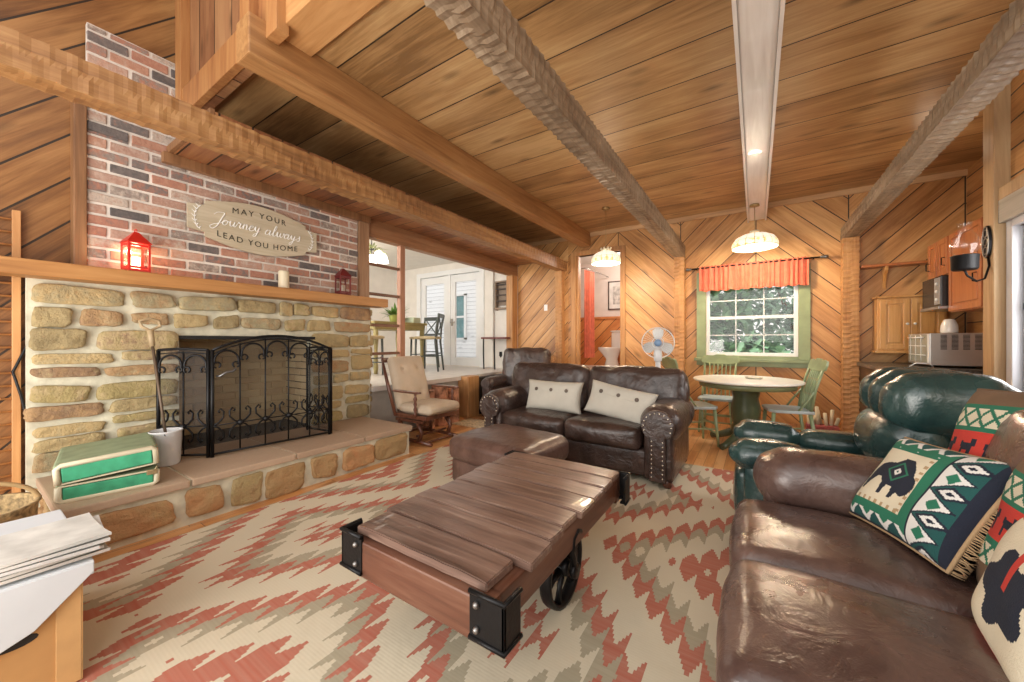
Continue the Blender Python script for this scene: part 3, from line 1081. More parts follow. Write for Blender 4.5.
def sofa(name, label, cat, loc, rz, W=1.85, Dp=0.93, n=2, aw=0.27, lea=None, seat_z=0.46, arm_z=0.64, back_z=0.88, nails=True, group=None, seed=1, rr=0.125, back_amp=0.016, wide=0.0, setback=0.0, panels=True):
    t = thing(name, label, cat, loc, rz, group)
    y0, y1 = -Dp / 2, Dp / 2
    inner = W - 2 * aw
    m = MB(); m.soft((0, 0.02, 0.165), (W - 0.12, Dp - 0.1, 0.23), 0.03, n=4)
    m.done('base_frame', lea, t)
    m = MB(); m.soft((0, y1 - 0.11, 0.42), (inner + 0.16, 0.17, 0.66), 0.06, n=8)
    m.done('back_frame', lea, t)
    cw = inner / n
    for i in range(n):
        cx = -inner / 2 + cw * (i + 0.5)
        m = MB(); m.soft((cx, y0 + 0.33, seat_z - 0.095), (cw - 0.004, 0.66, 0.19), 0.055, (0.004, 0.02, 0.022), 16, 0.006, 7, seed=seed + i)
        m.done('seat_cushion', lea, t)
        m = MB()
        bw = (inner + wide) / n
        M_ = T(-(inner + wide) / 2 + bw * (i + 0.5), y1 - 0.25, (seat_z + back_z) / 2 - 0.01) @ Rot(R(-9), 'X')
        m.soft((0, 0, 0), (bw + 0.02, 0.2, back_z - seat_z + 0.06), 0.085, (0.01, 0.035, 0.015), 20, back_amp, 6, M=M_, seed=seed + 10 + i, crease=0.9)
        m.done('back_cushion', lea, t)
    for s in (-1, 1):
        m = MB()
        xc = s * (W / 2 - rr - 0.01)
        # panel under the roll, then the padded roll itself
        m.soft((s * (W / 2 - aw / 2 - 0.02), 0.01 + setback / 2, 0.30), (aw - 0.07, Dp - 0.06 - setback, 0.52), 0.035, n=6)
        m.soft((xc, setback / 2, arm_z - rr), (2 * rr + 0.02, Dp - 0.02 - setback, 2 * rr), rr * 0.95, (0.0, 0.01, 0.0), 16, 0.006, 8, seed=seed + 20 + s, crease=0.5)
        for yy in (y1 - 0.26, y1 - 0.34):
            m.tube([(xc + (rr + 0.012) * math.cos(a), yy, arm_z - rr + (rr + 0.003) * math.sin(a)) for a in [R(q) for q in range(-50, 231, 14)]], 0.006, 6)
        arm = m.done('arm', lea, t)
        m = MB()
        rf = rr * 0.80
        zc = arm_z - rr
        pw = 0.062
        px = s * (W / 2 - aw / 2 - 0.015)
        xr = xc
        a0 = R(-48); a1 = R(228)
        prof = arc(xr, zc, rf, a0, a1, 18)
        prof = [(px + pw, 0.055), (px + pw, zc - rf * 0.75)] + prof + [(px - pw, zc - rf * 0.75), (px - pw, 0.055)]
        m.prism(prof, y0 - 0.012, y0 + 0.035, 'xz', 0.01)
        if not panels:
            m.bm.free()
            for yy in (y0 + 0.08, y1 - 0.08):
                m = MB(); m.lathe([(0, 0), (0.03, 0), (0.04, 0.02), (0.035, 0.045), (0.03, 0.07), (0, 0.07)], (s * (W / 2 - 0.11), yy, 0), 14)
                m.done('foot', M_bun, t)
            continue
        pnl = m.done('arm_panel', lea, t)
        if nails:
            m = MB()
            k = 0
            pts = arc(xr, zc, rf - 0.022, R(-20), R(200), 11)
            zz = 0.09
            while zz < zc - rf * 0.7:
                pts += [(px + pw - 0.02, zz), (px - pw + 0.02, zz)]
                zz += 0.036
            for a, b in pts:
                stud(m, a, y0 - 0.014, b)
            m.done('nailhead_trim', M_nail, pnl)
        for yy in (y0 + 0.08, y1 - 0.08):
            m = MB(); m.lathe([(0, 0), (0.03, 0), (0.04, 0.02), (0.035, 0.045), (0.03, 0.07), (0, 0.07)], (s * (W / 2 - 0.11), yy, 0), 14)
            m.done('foot', M_bun, t)
    return t

love = sofa('loveseat', 'dark brown leather loveseat with nailhead rolled arms and two cream pillows', 'loveseat', (-1.50, 3.58, 0.0145), 0, W=2.02, aw=0.31, rr=0.16, lea=L_dark, seed=3, back_z=0.90, wide=0.50, arm_z=0.66)
arm_c = sofa('leather_armchair', 'dark brown leather armchair in the back corner by the dining platform', 'armchair', (-3.14, 5.02, 0), R(9), W=0.98, Dp=0.95, n=1, aw=0.2, lea=L_dark, nails=False, seed=31, arm_z=0.64, back_z=1.06, rr=0.095, wide=0.22)
sofa_r = sofa('leather_sofa', 'large brown leather sofa in the right foreground with patterned pillows', 'sofa', (0.455, 1.2, 0.0145), R(-90), W=2.22, Dp=1.05, n=3, aw=0.28, lea=L_brown, nails=False, seed=50, seat_z=0.475, arm_z=0.685, back_z=0.97, rr=0.14, back_amp=0.01, setback=0.06, panels=False)

# ottoman
ot = thing('leather_ottoman', 'brown leather ottoman in front of the loveseat, beside the cart table', 'ottoman', (-1.70, 2.53, 0.0145), R(-6))
m = MB(); m.soft((0, 0, 0.31), (0.80, 0.66, 0.2), 0.07, (0.01, 0.01, 0.03), 18, 0.006, 6, seed=77)
m.done('cushion', L_otto, ot)
m = MB(); m.soft((0, 0, 0.13), (0.74, 0.60, 0.20), 0.03, n=4)
m.done('base', L_otto, ot)
for sx in (-1, 1):
    for sy in (-1, 1):
        m = MB(); m.lathe([(0, 0), (0.022, 0), (0.028, 0.04), (0, 0.04)], (sx * 0.3, sy * 0.24, 0), 12)
        m.done('foot', M_bun, ot)

# green recliner (faces the fireplace)
rc = thing('green_recliner', 'dark teal green leather recliner with padded headrest behind the brown sofa', 'recliner', (0.38, 2.86, 0), R(-90))
m = MB(); m.soft((0, 0.05, 0.22), (0.66, 0.8, 0.34), 0.05, n=6); m.done('base', L_green, rc)
m = MB(); m.soft((0, -0.12, 0.42), (0.46, 0.66, 0.16), 0.06, (0, 0.01, 0.03), 12, 0.005, 6, seed=4); m.done('seat_cushion', L_green, rc)
for s in (-1, 1):
    m = MB()
    m.soft((s * 0.30, -0.01, 0.30), (0.15, 0.86, 0.44), 0.05, n=8)
    m.done('arm', L_green, rc)
    m = MB()
    m.soft((s * 0.30, -0.32, 0.545), (0.2, 0.36, 0.15), 0.07, (0.01, 0.02, 0.02), 12, 0.006, 9, seed=9 + s, crease=0.6)
    m.soft((s * 0.30, 0.09, 0.535), (0.19, 0.46, 0.13), 0.06, (0.01, 0.01, 0.015), 12, 0.005, 9, seed=12 + s, crease=0.6)
    m.done('arm_pad', L_greeng if s == 1 else L_green, rc)
m = MB(); m.soft((0, -0.44, 0.26), (0.50, 0.09, 0.34), 0.04, (0, 0.02, 0), 10, 0.004, 8); m.done('footrest', L_green, rc)
m = MB()
m.soft((0, 0.29, 0.66), (0.58, 0.30, 0.34), 0.12, (0.01, 0.03, 0.02), 18, 0.01, 6, seed=15, crease=0.8)
m.done('back_cushion', L_greeng, rc)
m = MB()
for i, (cx, wd) in enumerate(((-0.22, 0.24), (0.0, 0.24), (0.22, 0.24))):
    m.soft((cx, 0.39, 0.89), (wd, 0.44, 0.30), 0.135, (0.0, 0.02, 0.01), 16, 0.006, 7, seed=20 + i, crease=0.7)
m.done('headrest', L_green, rc)
m = MB(); m.soft((0, 0.56, 0.60), (0.6, 0.12, 0.66), 0.05, n=8); m.done('back_frame', L_green, rc)

# ------------------------------------------------------------------ pillows
def pillow_mesh(w_, h_, t_, n=40, nv=None, fn=None, back=0, corner=0.05, amp=0.004, seed=0):
    nv = nv or n
    tt = bmesh.new()
    G = {}
    for side in (0, 1):
        for i in range(n + 1):
            for j in range(nv + 1):
                u, v = 2 * i / n - 1, 2 * j / nv - 1
                edge = i in (0, n) or j in (0, nv)
                if side and edge:
                    G[1, i, j] = G[0, i, j]
                    continue
                f = max(0.0, (1 - u ** 4) * (1 - v ** 4)) ** 0.5
                x = u * w_ / 2 * (1 - corner * (1 - v * v))
                z = v * h_ / 2 * (1 - corner * (1 - u * u))
                yy = (-1 if side == 0 else 1) * t_ / 2 * f
                nz = noise.noise(Vector((x * 9, z * 9, seed + side * 5))) * amp * (1 if not edge else 0.3)
                G[side, i, j] = tt.verts.new((x, yy + nz, z))
    for side in (0, 1):
        for i in range(n):
            for j in range(nv):
                q = [G[side, i, j], G[side, i + 1, j], G[side, i + 1, j + 1], G[side, i, j + 1]]
                if side: q = q[::-1]
                f = tt.faces.new(q)
                f.smooth = True
                f.material_index = fn((i + .5) / n, (j + .5) / nv) if (fn and side == 0) else back
    return tt

M_lin = plain('cream_linen', (0.52, 0.49, 0.42), 0.9, var=0.04, bump=0.6, bscale=300)
M_button = plain('brown_button', (0.10, 0.07, 0.05), 0.4)
def lumbar(loc, rot, label, seed):
    p = thing('lumbar_pillow', label, 'pillow', loc, 0, 'cream three-button pillows on the loveseat')
    p.rotation_euler = rot
    m = MB(); m.add(pillow_mesh(0.64, 0.32, 0.16, 30, 20, corner=0.07, seed=seed)); m.done('cover', M_lin, p)
    m = MB()
    tt = pillow_mesh(0.545, 0.13, 0.15, 30, 6, corner=0.0, seed=seed)
    tt.free()
    m.tube([(-0.295 + 0.59 * i / 12, -0.001 - 0.0795 * max(0, (1 - (2 * i / 12 - 1) ** 4)) ** 0.5, 0.035) for i in range(13)], 0.0025, 6)
    m.done('flap_seam', M_lin, p)
    for x in (-0.17, 0, 0.17):
        m = MB(); m.lathe([(0, 0), (0.017, 0), (0.019, 0.003), (0.017, 0.007), (0.008, 0.005), (0, 0.005)], seg=16, M=T(x, -0.077, 0.055) @ Rot(R(90), 'X'))
        m.done('button', M_button, p)
    return p
lumbar((-1.75, 3.44, 0.63), (R(-14), 0, R(0)), 'cream lumbar pillow with three brown buttons on the left half of the loveseat', 1)
lumbar((-1.06, 3.42, 0.625), (R(-20), R(9), R(-4)), 'cream lumbar pillow with three brown buttons tilted on the right half of the loveseat', 2)

# wool-pattern pillows: colours assigned cell by cell
P_cream = plain('wool_cream', (0.70, 0.62, 0.46), 0.95, var=0.05, bump=0.5, bscale=250)
P_green = plain('wool_green', (0.02, 0.16, 0.09), 0.95, var=0.08, bump=0.5, bscale=250)
P_teal = plain('wool_teal', (0.012, 0.075, 0.07), 0.95, var=0.08, bump=0.5, bscale=250)
P_navy = plain('wool_navy', (0.012, 0.016, 0.03), 0.95, var=0.08, bump=0.5, bscale=250)
P_white = plain('wool_white', (0.72, 0.70, 0.66), 0.95, var=0.03, bump=0.5, bscale=250)
P_red = plain('wool_red', (0.55, 0.045, 0.03), 0.95, var=0.06, bump=0.5, bscale=250)
P_brown = plain('wool_brown', (0.17, 0.10, 0.055), 0.95, var=0.08, bump=0.5, bscale=250)
P_tan = plain('wool_tan', (0.42, 0.28, 0.15), 0.95, var=0.06, bump=0.5, bscale=250)
PM = [P_cream, P_green, P_teal, P_navy, P_white, P_red, P_brown, P_tan]

def inpoly(x, y, P):
    c = False
    for (x0, y0), (x1, y1) in zip(P, P[1:] + P[:1]):
        if (y0 > y) != (y1 > y) and x < (x1 - x0) * (y - y0) / (y1 - y0) + x0:
            c = not c
    return c
BISON = [(0.10, 0.30), (0.14, 0.30), (0.17, 0.42), (0.22, 0.50), (0.28, 0.50), (0.33, 0.44), (0.345, 0.30), (0.385, 0.30), (0.40, 0.43), (0.47, 0.43), (0.485, 0.30), (0.52, 0.30), (0.54, 0.39),
         (0.60, 0.36), (0.66, 0.40), (0.69, 0.50), (0.67, 0.58), (0.63, 0.62), (0.61, 0.70), (0.53, 0.80), (0.42, 0.80), (0.34, 0.72), (0.24, 0.70), (0.15, 0.66), (0.10, 0.56), (0.085, 0.42)]
def bison_fn(u, v):
    # cream panel to the left, green frames, wide geometric band on the right, narrow ones above and below
    if 0.06 < u < 0.66 and 0.16 < v < 0.86:
        x, y = (u - 0.06) / 0.60, (v - 0.16) / 0.70
        if 0.05 < x < 0.93 and 0.05 < y < 0.95:
            if inpoly(u, v, [(a * 0.84 + 0.03, b * 0.9 + 0.03) for a, b in BISON]):
                if abs(u - 0.39) * 1.1 + abs(v - 0.585) < 0.045: return 4 if abs(u - 0.39) * 1.1 + abs(v - 0.585) > 0.016 else 2
                if abs(abs(v - 0.585) + abs(u - 0.39) - 0.105) < 0.012: return 1
                return 3
            if x > 0.86 and math.sin(v * 90) > 0.3 and x < 0.92: return 7
            if y < 0.10 and math.sin(u * 90) > 0.3 and y > 0.05: return 7
            return 0
    if 0.0 <= u < 0.71 and 0.11 < v < 0.90 and (u < 0.06 or u > 0.66 or v < 0.16 or v > 0.86):
        return 1
    if u >= 0.71:
        if u < 0.725 or u > 0.955: return 3
        q = (v * 3.6) % 1.0
        x = (u - 0.725) / 0.23
        dd = abs(q - 0.5) * 2
        # triangles alternating cream and teal, with diamonds
        if x < 1 - dd:
            if abs(x - 0.42) * 1.3 + abs(q - 0.5) * 1.4 < 0.30:
                return 1
            if x > 1 - dd - 0.09: return 3
            return 4
        q2 = ((v * 3.6) + 0.5) % 1.0
        e = abs(x - 0.62) * 1.0 + abs(q2 - 0.5) * 2.0
        if e < 0.14: return 3
        if e < 0.34: return 4
        return 2 if e > 0.5 else 3
    q = (u * 5.0) % 1.0
    yy = v / 0.11 if v < 0.11 else (1 - v) / 0.10
    if yy < 0.12: return 3
    if abs(q - 0.5) * 2 < yy * 0.95: return 4 if abs(q - 0.5) * 2 > yy * 0.95 - 0.45 else 1
    return 2
def place_pillow(o, A, B, Dd):
    """A bottom-left, B top-left, D bottom-right corners of the face seen"""
    A, B, Dd = Vector(A), Vector(B), Vector(Dd)
    ex = (Dd - A).normalized()
    ez = (B - A); ez = (ez - ex * ez.dot(ex)).normalized()
    ey = ez.cross(ex)
    c = A + ex * (Dd - A).length / 2 + ez * (B - A).length / 2
    Mx = Matrix((ex, ey, ez)).transposed().to_4x4()
    o.location = c
    o.rotation_mode = 'XYZ'
    o.rotation_euler = Mx.to_euler()

def wild_fn(u, v):
    b = v
    def anim(x, y, k):
        # small running animal made of a few blocks
        X = (x * k) % 1.0
        return (0.25 < X < 0.72 and 0.42 < y < 0.66) or (0.62 < X < 0.86 and 0.58 < y < 0.84) or (0.2 < X < 0.34 and 0.1 < y < 0.5) or (0.58 < X < 0.70 and 0.14 < y < 0.5) or (0.14 < X < 0.26 and 0.5 < y < 0.72)
    if b > 0.86: return 6
    if b > 0.82: return 1
    if b > 0.68:
        q = (u * 8) % 1; y = (b - 0.68) / 0.14
        return 1 if abs(abs(q - 0.5) * 2 - abs(y - 0.5) * 2) < 0.25 else 0
    if b > 0.64: return 1
    if b > 0.40:
        return 3 if anim(u, (b - 0.42) / 0.2, 5) else 5
    if b > 0.36: return 1
    if b > 0.22:
        q = (u * 8) % 1; y = (b - 0.22) / 0.14
        return 1 if abs(abs(q - 0.5) * 2 - abs(y - 0.5) * 2) < 0.25 else 0
    return 6
def bear_fn(u, v):
    if u < 0.07 or v < 0.07 or u > 0.93 or v > 0.93: return 5
    x, y = u - 0.5, v - 0.5
    r = math.hypot(x, y * 1.1) + 0.05 * math.sin(5 * math.atan2(y, x) + 1)
    if abs(x + 0.02) < 0.03 and y > 0: return 5
    return 3 if r < 0.29 else 0
def pattern_pillow(name, label, fn, size, th, n=110, back=6, fringe=False):
    p = thing(name, label, 'pillow', (0, 0, 0))
    m = MB(); m.add(pillow_mesh(size[0], size[1], th, n, n, fn, back, corner=0.05, amp=0.006, seed=n)); m.done('cover', PM, p)
    w2, h2 = size[0] / 2, size[1] / 2
    pts = []
    k = 24
    for i in range(k): u = 2 * i / k - 1; pts.append((u * w2, 0, -h2 * (1 - 0.05 * (1 - u * u))))
    for i in range(k): u = 2 * i / k - 1; pts.append((w2 * (1 - 0.05 * (1 - u * u)), 0, u * h2))
    for i in range(k): u = 1 - 2 * i / k; pts.append((u * w2, 0, h2 * (1 - 0.05 * (1 - u * u))))
    for i in range(k): u = 1 - 2 * i / k; pts.append((-w2 * (1 - 0.05 * (1 - u * u)), 0, u * h2))
    m = MB(); m.tube(pts, 0.006, 6, closed=True)
    if fringe:
        rnd = random.Random(5)
        for i in range(90):
            z = -h2 + 2 * h2 * i / 90
            m.tube([(w2 * 0.97, 0.0, z), (w2 * 0.97 + 0.012, 0.015, z + rnd.uniform(-.006, .006)), (w2 * 0.97 + 0.014, 0.035, z + rnd.uniform(-.01, .01))], 0.0016, 4)
    m.done('piping', P_tan if fringe else P_brown, p)
    return p
bp = pattern_pillow('bison_pillow', 'square green and cream pillow with a dark bison, on the brown sofa', bison_fn, (0.46, 0.37), 0.13, 120, 3, True)
place_pillow(bp, (0.328, 2.02, 0.505), (0.500, 2.10, 0.805), (0.465, 1.60, 0.535))
wp = pattern_pillow('wildlife_pillow', 'red pillow with animal and lattice bands behind the bison pillow', wild_fn, (0.5, 0.5), 0.16, 90)
place_pillow(wp, (0.56, 2.03, 0.57), (0.70, 2.11, 1.0), (0.70, 1.57, 0.62))
wp2 = pattern_pillow('wildlife_pillow', 'brown and red animal pillow lying below the bison pillow at the right edge', wild_fn, (0.44, 0.44), 0.14, 90)
place_pillow(wp2, (0.565, 1.67, 0.51), (0.65, 1.68, 0.86), (0.615, 1.26, 0.50))
cp_ = pattern_pillow('cream_print_pillow', 'cream pillow with a dark print and red edge in the bottom right corner', bear_fn, (0.36, 0.32), 0.12, 80, 5)
place_pillow(cp_, (0.492, 1.47, 0.50), (0.57, 1.42, 0.78), (0.46, 1.13, 0.47))

# ------------------------------------------------------------------ cart coffee table
ct = thing('cart_coffee_table', 'low coffee table made from a worn wooden factory cart with iron corners and spoked wheels', 'coffee table', (-1.0, 1.50, 0.0135))
M_deck = timber('worn_deck', [(0.035, 0.018, 0.012), (0.15, 0.088, 0.066), (0.23, 0.145, 0.11), (0.40, 0.29, 0.23)], 0, 0.34, bump=0.7, coat=0.15, fine=1.2)
M_rail = timber('cart_rail', [(0.04, 0.016, 0.010), (0.12, 0.045, 0.025), (0.20, 0.095, 0.058)], 0, 0.4, bump=0.4, coat=0.1)
M_raily = timber('cart_rail_side', [(0.04, 0.016, 0.010), (0.12, 0.045, 0.025), (0.20, 0.095, 0.058)], 1, 0.4, bump=0.4, coat=0.1)
rnd = random.Random(9)
HL, HW = 0.60, 0.365
ys = [-HL]
for wd in (0.16, 0.17, 0.12, 0.15, 0.17, 0.15, 0.14, 0.14):
    ys.append(ys[-1] + wd)
for i in range(8):
    a, b = ys[i] + 0.004, min(ys[i + 1], HL) - 0.005
    e0, e1 = -HW + rnd.uniform(-0.012, 0.015), HW + rnd.uniform(-0.015, 0.012)
    if i == 0: e0, e1 = -HW + 0.02, HW - 0.055
    t = bmesh.new()
    bmesh.ops.create_cube(t, size=1)
    bmesh.ops.subdivide_edges(t, edges=[e for e in t.edges if abs((e.verts[0].co - e.verts[1].co).x) > 0.5], cuts=30)
    for v in t.verts:
        x = (e0 + e1) / 2 + v.co.x * (e1 - e0); y = (a + b) / 2 + v.co.y * (b - a); z = 0.43 + v.co.z * 0.036
        end = abs(v.co.x) ** 8 * 0
        z += 0.004 * noise.noise(Vector((x * 6, y * 14, i))) - (0.006 * abs(v.co.x * 2) ** 6 if v.co.z > 0 else 0)
        y += 0.004 * noise.noise(Vector((x * 12, i * 3.1, v.co.y)))
        x += 0.008 * noise.noise(Vector((i * 7.7, y * 40, 3))) if abs(v.co.x) > 0.49 else 0
        v.co = (x, y, z)
    bmesh.ops.bevel(t, geom=[e for e in t.edges if e.calc_face_angle(0) > 0.6], offset=0.004, segments=2, affect='EDGES')
    m = MB(); m.add(t); m.done('deck_plank', M_deck, ct)
for s in (-1, 1):
    m = MB(); m.box(-HW + 0.02, HW - 0.02, s * (HL - 0.01) - 0.035, s * (HL - 0.01) + 0.035, 0.27, 0.41, 0.008)
    m.done('end_rail', M_rail, ct)
    m = MB(); m.box(s * (HW - 0.05) - 0.03, s * (HW - 0.05) + 0.03, -HL + 0.026, HL - 0.046, 0.29, 0.41, 0.008)
    m.done('side_rail', M_raily, ct)
m = MB(); m.box(-0.04, 0.04, -HL + 0.03, HL - 0.05, 0.29, 0.41, 0.006); m.done('centre_beam', M_raily, ct)
for sx in (-1, 1):
    for sy in (-1, 1):
        m = MB()
        cx, cy = sx * (HW + 0.005), sy * (HL + 0.005)
        th = 0.006
        xo, yo = sx * 0.40, sy * (HL + 0.03)       # outer corner of the pocket
        xi, yi = sx * 0.27, sy * (HL - 0.06)
        X0, X1, Y0, Y1 = min(xo, xi), max(xo, xi), min(yo, yi), max(yo, yi)
        m.box(X0, X1, min(yo, yo - sy * th * 2), max(yo, yo - sy * th * 2), 0.285, 0.43, 0.003)
        m.box(min(xo, xo - sx * th * 2), max(xo, xo - sx * th * 2), Y0, Y1, 0.285, 0.43, 0.003)
        m.box(X0, X1, min(yo, yo - sy * 0.03), max(yo, yo - sy * 0.03), 0.285, 0.295, 0.002)
        m.box(min(xo, xo - sx * 0.03), max(xo, xo - sx * 0.03), Y0, Y1, 0.285, 0.295, 0.002)
        for z in (0.288, 0.428):
            m.tube([(xi, yo, z), (xo, yo, z), (xo, yi, z)], 0.008, 8)
        ic = m.done('iron_corner', M_black, ct)
        m = MB()
        for z in (0.32, 0.395):
            t = bmesh.new(); bmesh.ops.create_uvsphere(t, u_segments=10, v_segments=6, radius=0.011)
            for f in t.faces: f.smooth = True
            m.add(t, T(sx * 0.30, yo + sy * 0.004, z))
        m.done('bolt', M_nail if False else plain('bolt_steel', (0.25, 0.24, 0.23), 0.4, 0.9), ic)
m = MB(); m.tube([(-HW + 0.06, 0.02, 0.172), (HW - 0.06, 0.02, 0.172)], 0.016, 12); m.done('axle', M_black, ct)
for s in (-1, 1):
    m = MB()
    x0 = s * (HW - 0.095)
    Mx = T(x0, 0.02, 0.172) @ Rot(R(90), 'Y')
    m.lathe([(0.150, -0.024), (0.166, -0.026), (0.170, -0.012), (0.170, 0.012), (0.166, 0.026), (0.150, 0.024), (0.146, 0.0)], seg=40, M=Mx, closed=True)
    m.lathe([(0.012, -0.035), (0.032, -0.035), (0.038, -0.02), (0.038, 0.02), (0.032, 0.035), (0.012, 0.035)], seg=20, M=Mx, closed=True)
    for k in range(6):
        a = PI / 3 * k + 0.2
        p = [(x0 + 0.0, 0.02 + math.cos(a) * q, 0.172 + math.sin(a) * q) for q in (0.03, 0.09, 0.15)]
        m.tube(p, [0.018, 0.012, 0.016], 8)
    m.done('wheel', M_black, ct)
    m = MB()
    xb = s * (HW - 0.038)
    m.box(xb - 0.006, xb + 0.006, -0.10, 0.14, 0.28, 0.34, 0.003)
    m.tube([(xb + s * 0.008, 0.02, 0.172), (xb + s * 0.008, 0.0, 0.23), (xb + s * 0.012, -0.03, 0.28), (xb + s * 0.012, -0.02, 0.33), (xb + s * 0.012, 0.02, 0.35), (xb + s * 0.012, 0.06, 0.33)], 0.013, 8)
    m.lathe([(0.0, -0.012), (0.032, -0.012), (0.036, 0.0), (0.032, 0.012), (0, 0.012)], seg=16, M=T(xb + s * 0.004, 0.02, 0.172) @ Rot(R(90), 'Y'))
    m.box(xb - 0.008, xb + 0.004, -0.01, 0.05, 0.17, 0.30, 0.003)
    m.done('axle_bracket', M_black, ct)
m = MB(); m.tube([(0, HL - 0.2, 0.28), (0, HL - 0.2, 0.1)], 0.014, 8)
m.lathe([(0.02, -0.02), (0.06, -0.022), (0.066, 0), (0.06, 0.022), (0.02, 0.02)], seg=24, M=T(0, HL - 0.2, 0.068) @ Rot(R(90), 'Y'), closed=True)
m.done('swivel_wheel', M_black, ct)

# ------------------------------------------------------------------ glider rocking chair
M_maple = timber('glider_wood', [(0.06, 0.02, 0.012), (0.14, 0.05, 0.028), (0.22, 0.09, 0.05)], 2, 0.3, coat=0.3)
M_cush = plain('beige_cushion', (0.52, 0.42, 0.31), 0.9, var=0.04, bump=0.4, bscale=200)
gl = thing('glider_chair', 'wooden glider rocking chair with tufted beige cushions at the end of the hearth', 'chair', (-3.42, 3.23, 0), R(90))
tilt = R(-17)
MB_ = T(0, 0.18, 0.36) @ Rot(tilt, 'X')
m = MB(); m.soft((0, 0.0, 0.34), (0.52, 0.11, 0.66), 0.045, (0.0, 0.03, 0.0), 18, 0.004, 6, M=MB_, seed=3)
for x, z in ((-0.12, 0.5), (0.12, 0.5), (0.0, 0.33), (-0.12, 0.2), (0.12, 0.2)):
    for v in m.bm.verts:
        l = MB_.inverted() @ v.co
        if l.y < 0:
            d2 = (l.x - x) ** 2 + (l.z - z) ** 2
            v.co += MB_.to_3x3() @ Vector((0, 0.035 * math.exp(-d2 / 0.0012), 0))
bc = m.done('back_cushion', M_cush, gl)
m = MB()
for x, z in ((-0.12, 0.5), (0.12, 0.5), (0.0, 0.33)):
    m.lathe([(0, 0), (0.013, 0), (0.013, 0.004), (0, 0.007)], seg=12, M=MB_ @ T(x, -0.058, z) @ Rot(R(90), 'X'))
m.done('tuft_button', M_cush, bc)
m = MB(); m.soft((0, -0.09, 0.40), (0.54, 0.52, 0.11), 0.05, (0.01, 0.02, 0.02), 16, 0.004, 6, seed=5); m.done('seat_cushion', M_cush, gl)
m = MB(); m.box(-0.28, 0.28, -0.31, 0.24, 0.29, 0.34, 0.012); m.done('seat_frame', M_maple, gl)
for s in (-1, 1):
    m = MB(); p0 = MB_ @ Vector((s * 0.29, 0.03, -0.04)); p1 = MB_ @ Vector((s * 0.29, 0.06, 0.35)); p2 = MB_ @ Vector((s * 0.28, 0.09, 0.70))
    m.tube([p0, p1, p2], [0.02, 0.022, 0.015], 10); m.done('back_post', M_maple, gl)
    m = MB(); m.soft((s * 0.32, -0.03, 0.61), (0.055, 0.46, 0.028), 0.013, n=8); m.done('armrest', M_maple, gl)
    m = MB()
    m.lathe([(0, 0), (0.017, 0), (0.02, 0.03), (0.012, 0.05), (0.024, 0.08), (0.013, 0.11), (0.022, 0.14), (0.013, 0.17), (0.024, 0.2), (0.012, 0.23), (0.018, 0.265), (0, 0.265)], (s * 0.31, -0.17, 0.335), 12)
    m.done('arm_spindle', M_maple, gl)
    m = MB()
    m.tube([(s * 0.24, -0.36, 0.022), (s * 0.24, 0.0, 0.035), (s * 0.24, 0.36, 0.022)], 0.022, 8)
    m.tube([(s * 0.24, -0.16, 0.04), (s * 0.24, -0.20, 0.14), (s * 0.24, -0.13, 0.25)], [0.03, 0.022, 0.03], 8)
    m.tube([(s * 0.24, 0.16, 0.04), (s * 0.24, 0.13, 0.14), (s * 0.24, 0.18, 0.25)], [0.03, 0.022, 0.03], 8)
    m.box(s * 0.24 - 0.015, s * 0.24 + 0.015, -0.22, 0.24, 0.24, 0.275, 0.006)
    m.done('glider_base', M_maple, gl)
m = MB(); m.tube([(-0.24, -0.12, 0.09), (0.24, -0.12, 0.09)], 0.014, 8); m.tube([(-0.24, 0.14, 0.09), (0.24, 0.14, 0.09)], 0.014, 8); m.tube([(-0.24, -0.26, 0.03), (0.24, -0.26, 0.03)], 0.014, 8)
m.done('stretcher', M_maple, gl)
m = MB()
for i in range(6):
    x = -0.2 + 0.08 * i
    m.tube([MB_ @ Vector((x, 0.075, 0.0)), MB_ @ Vector((x, 0.09, 0.66))], 0.008, 6)
m.box(-0.29, 0.29, 0.06, 0.09, 0.62, 0.68, 0.008, M=MB_)
m.done('back_slats', M_maple, gl)

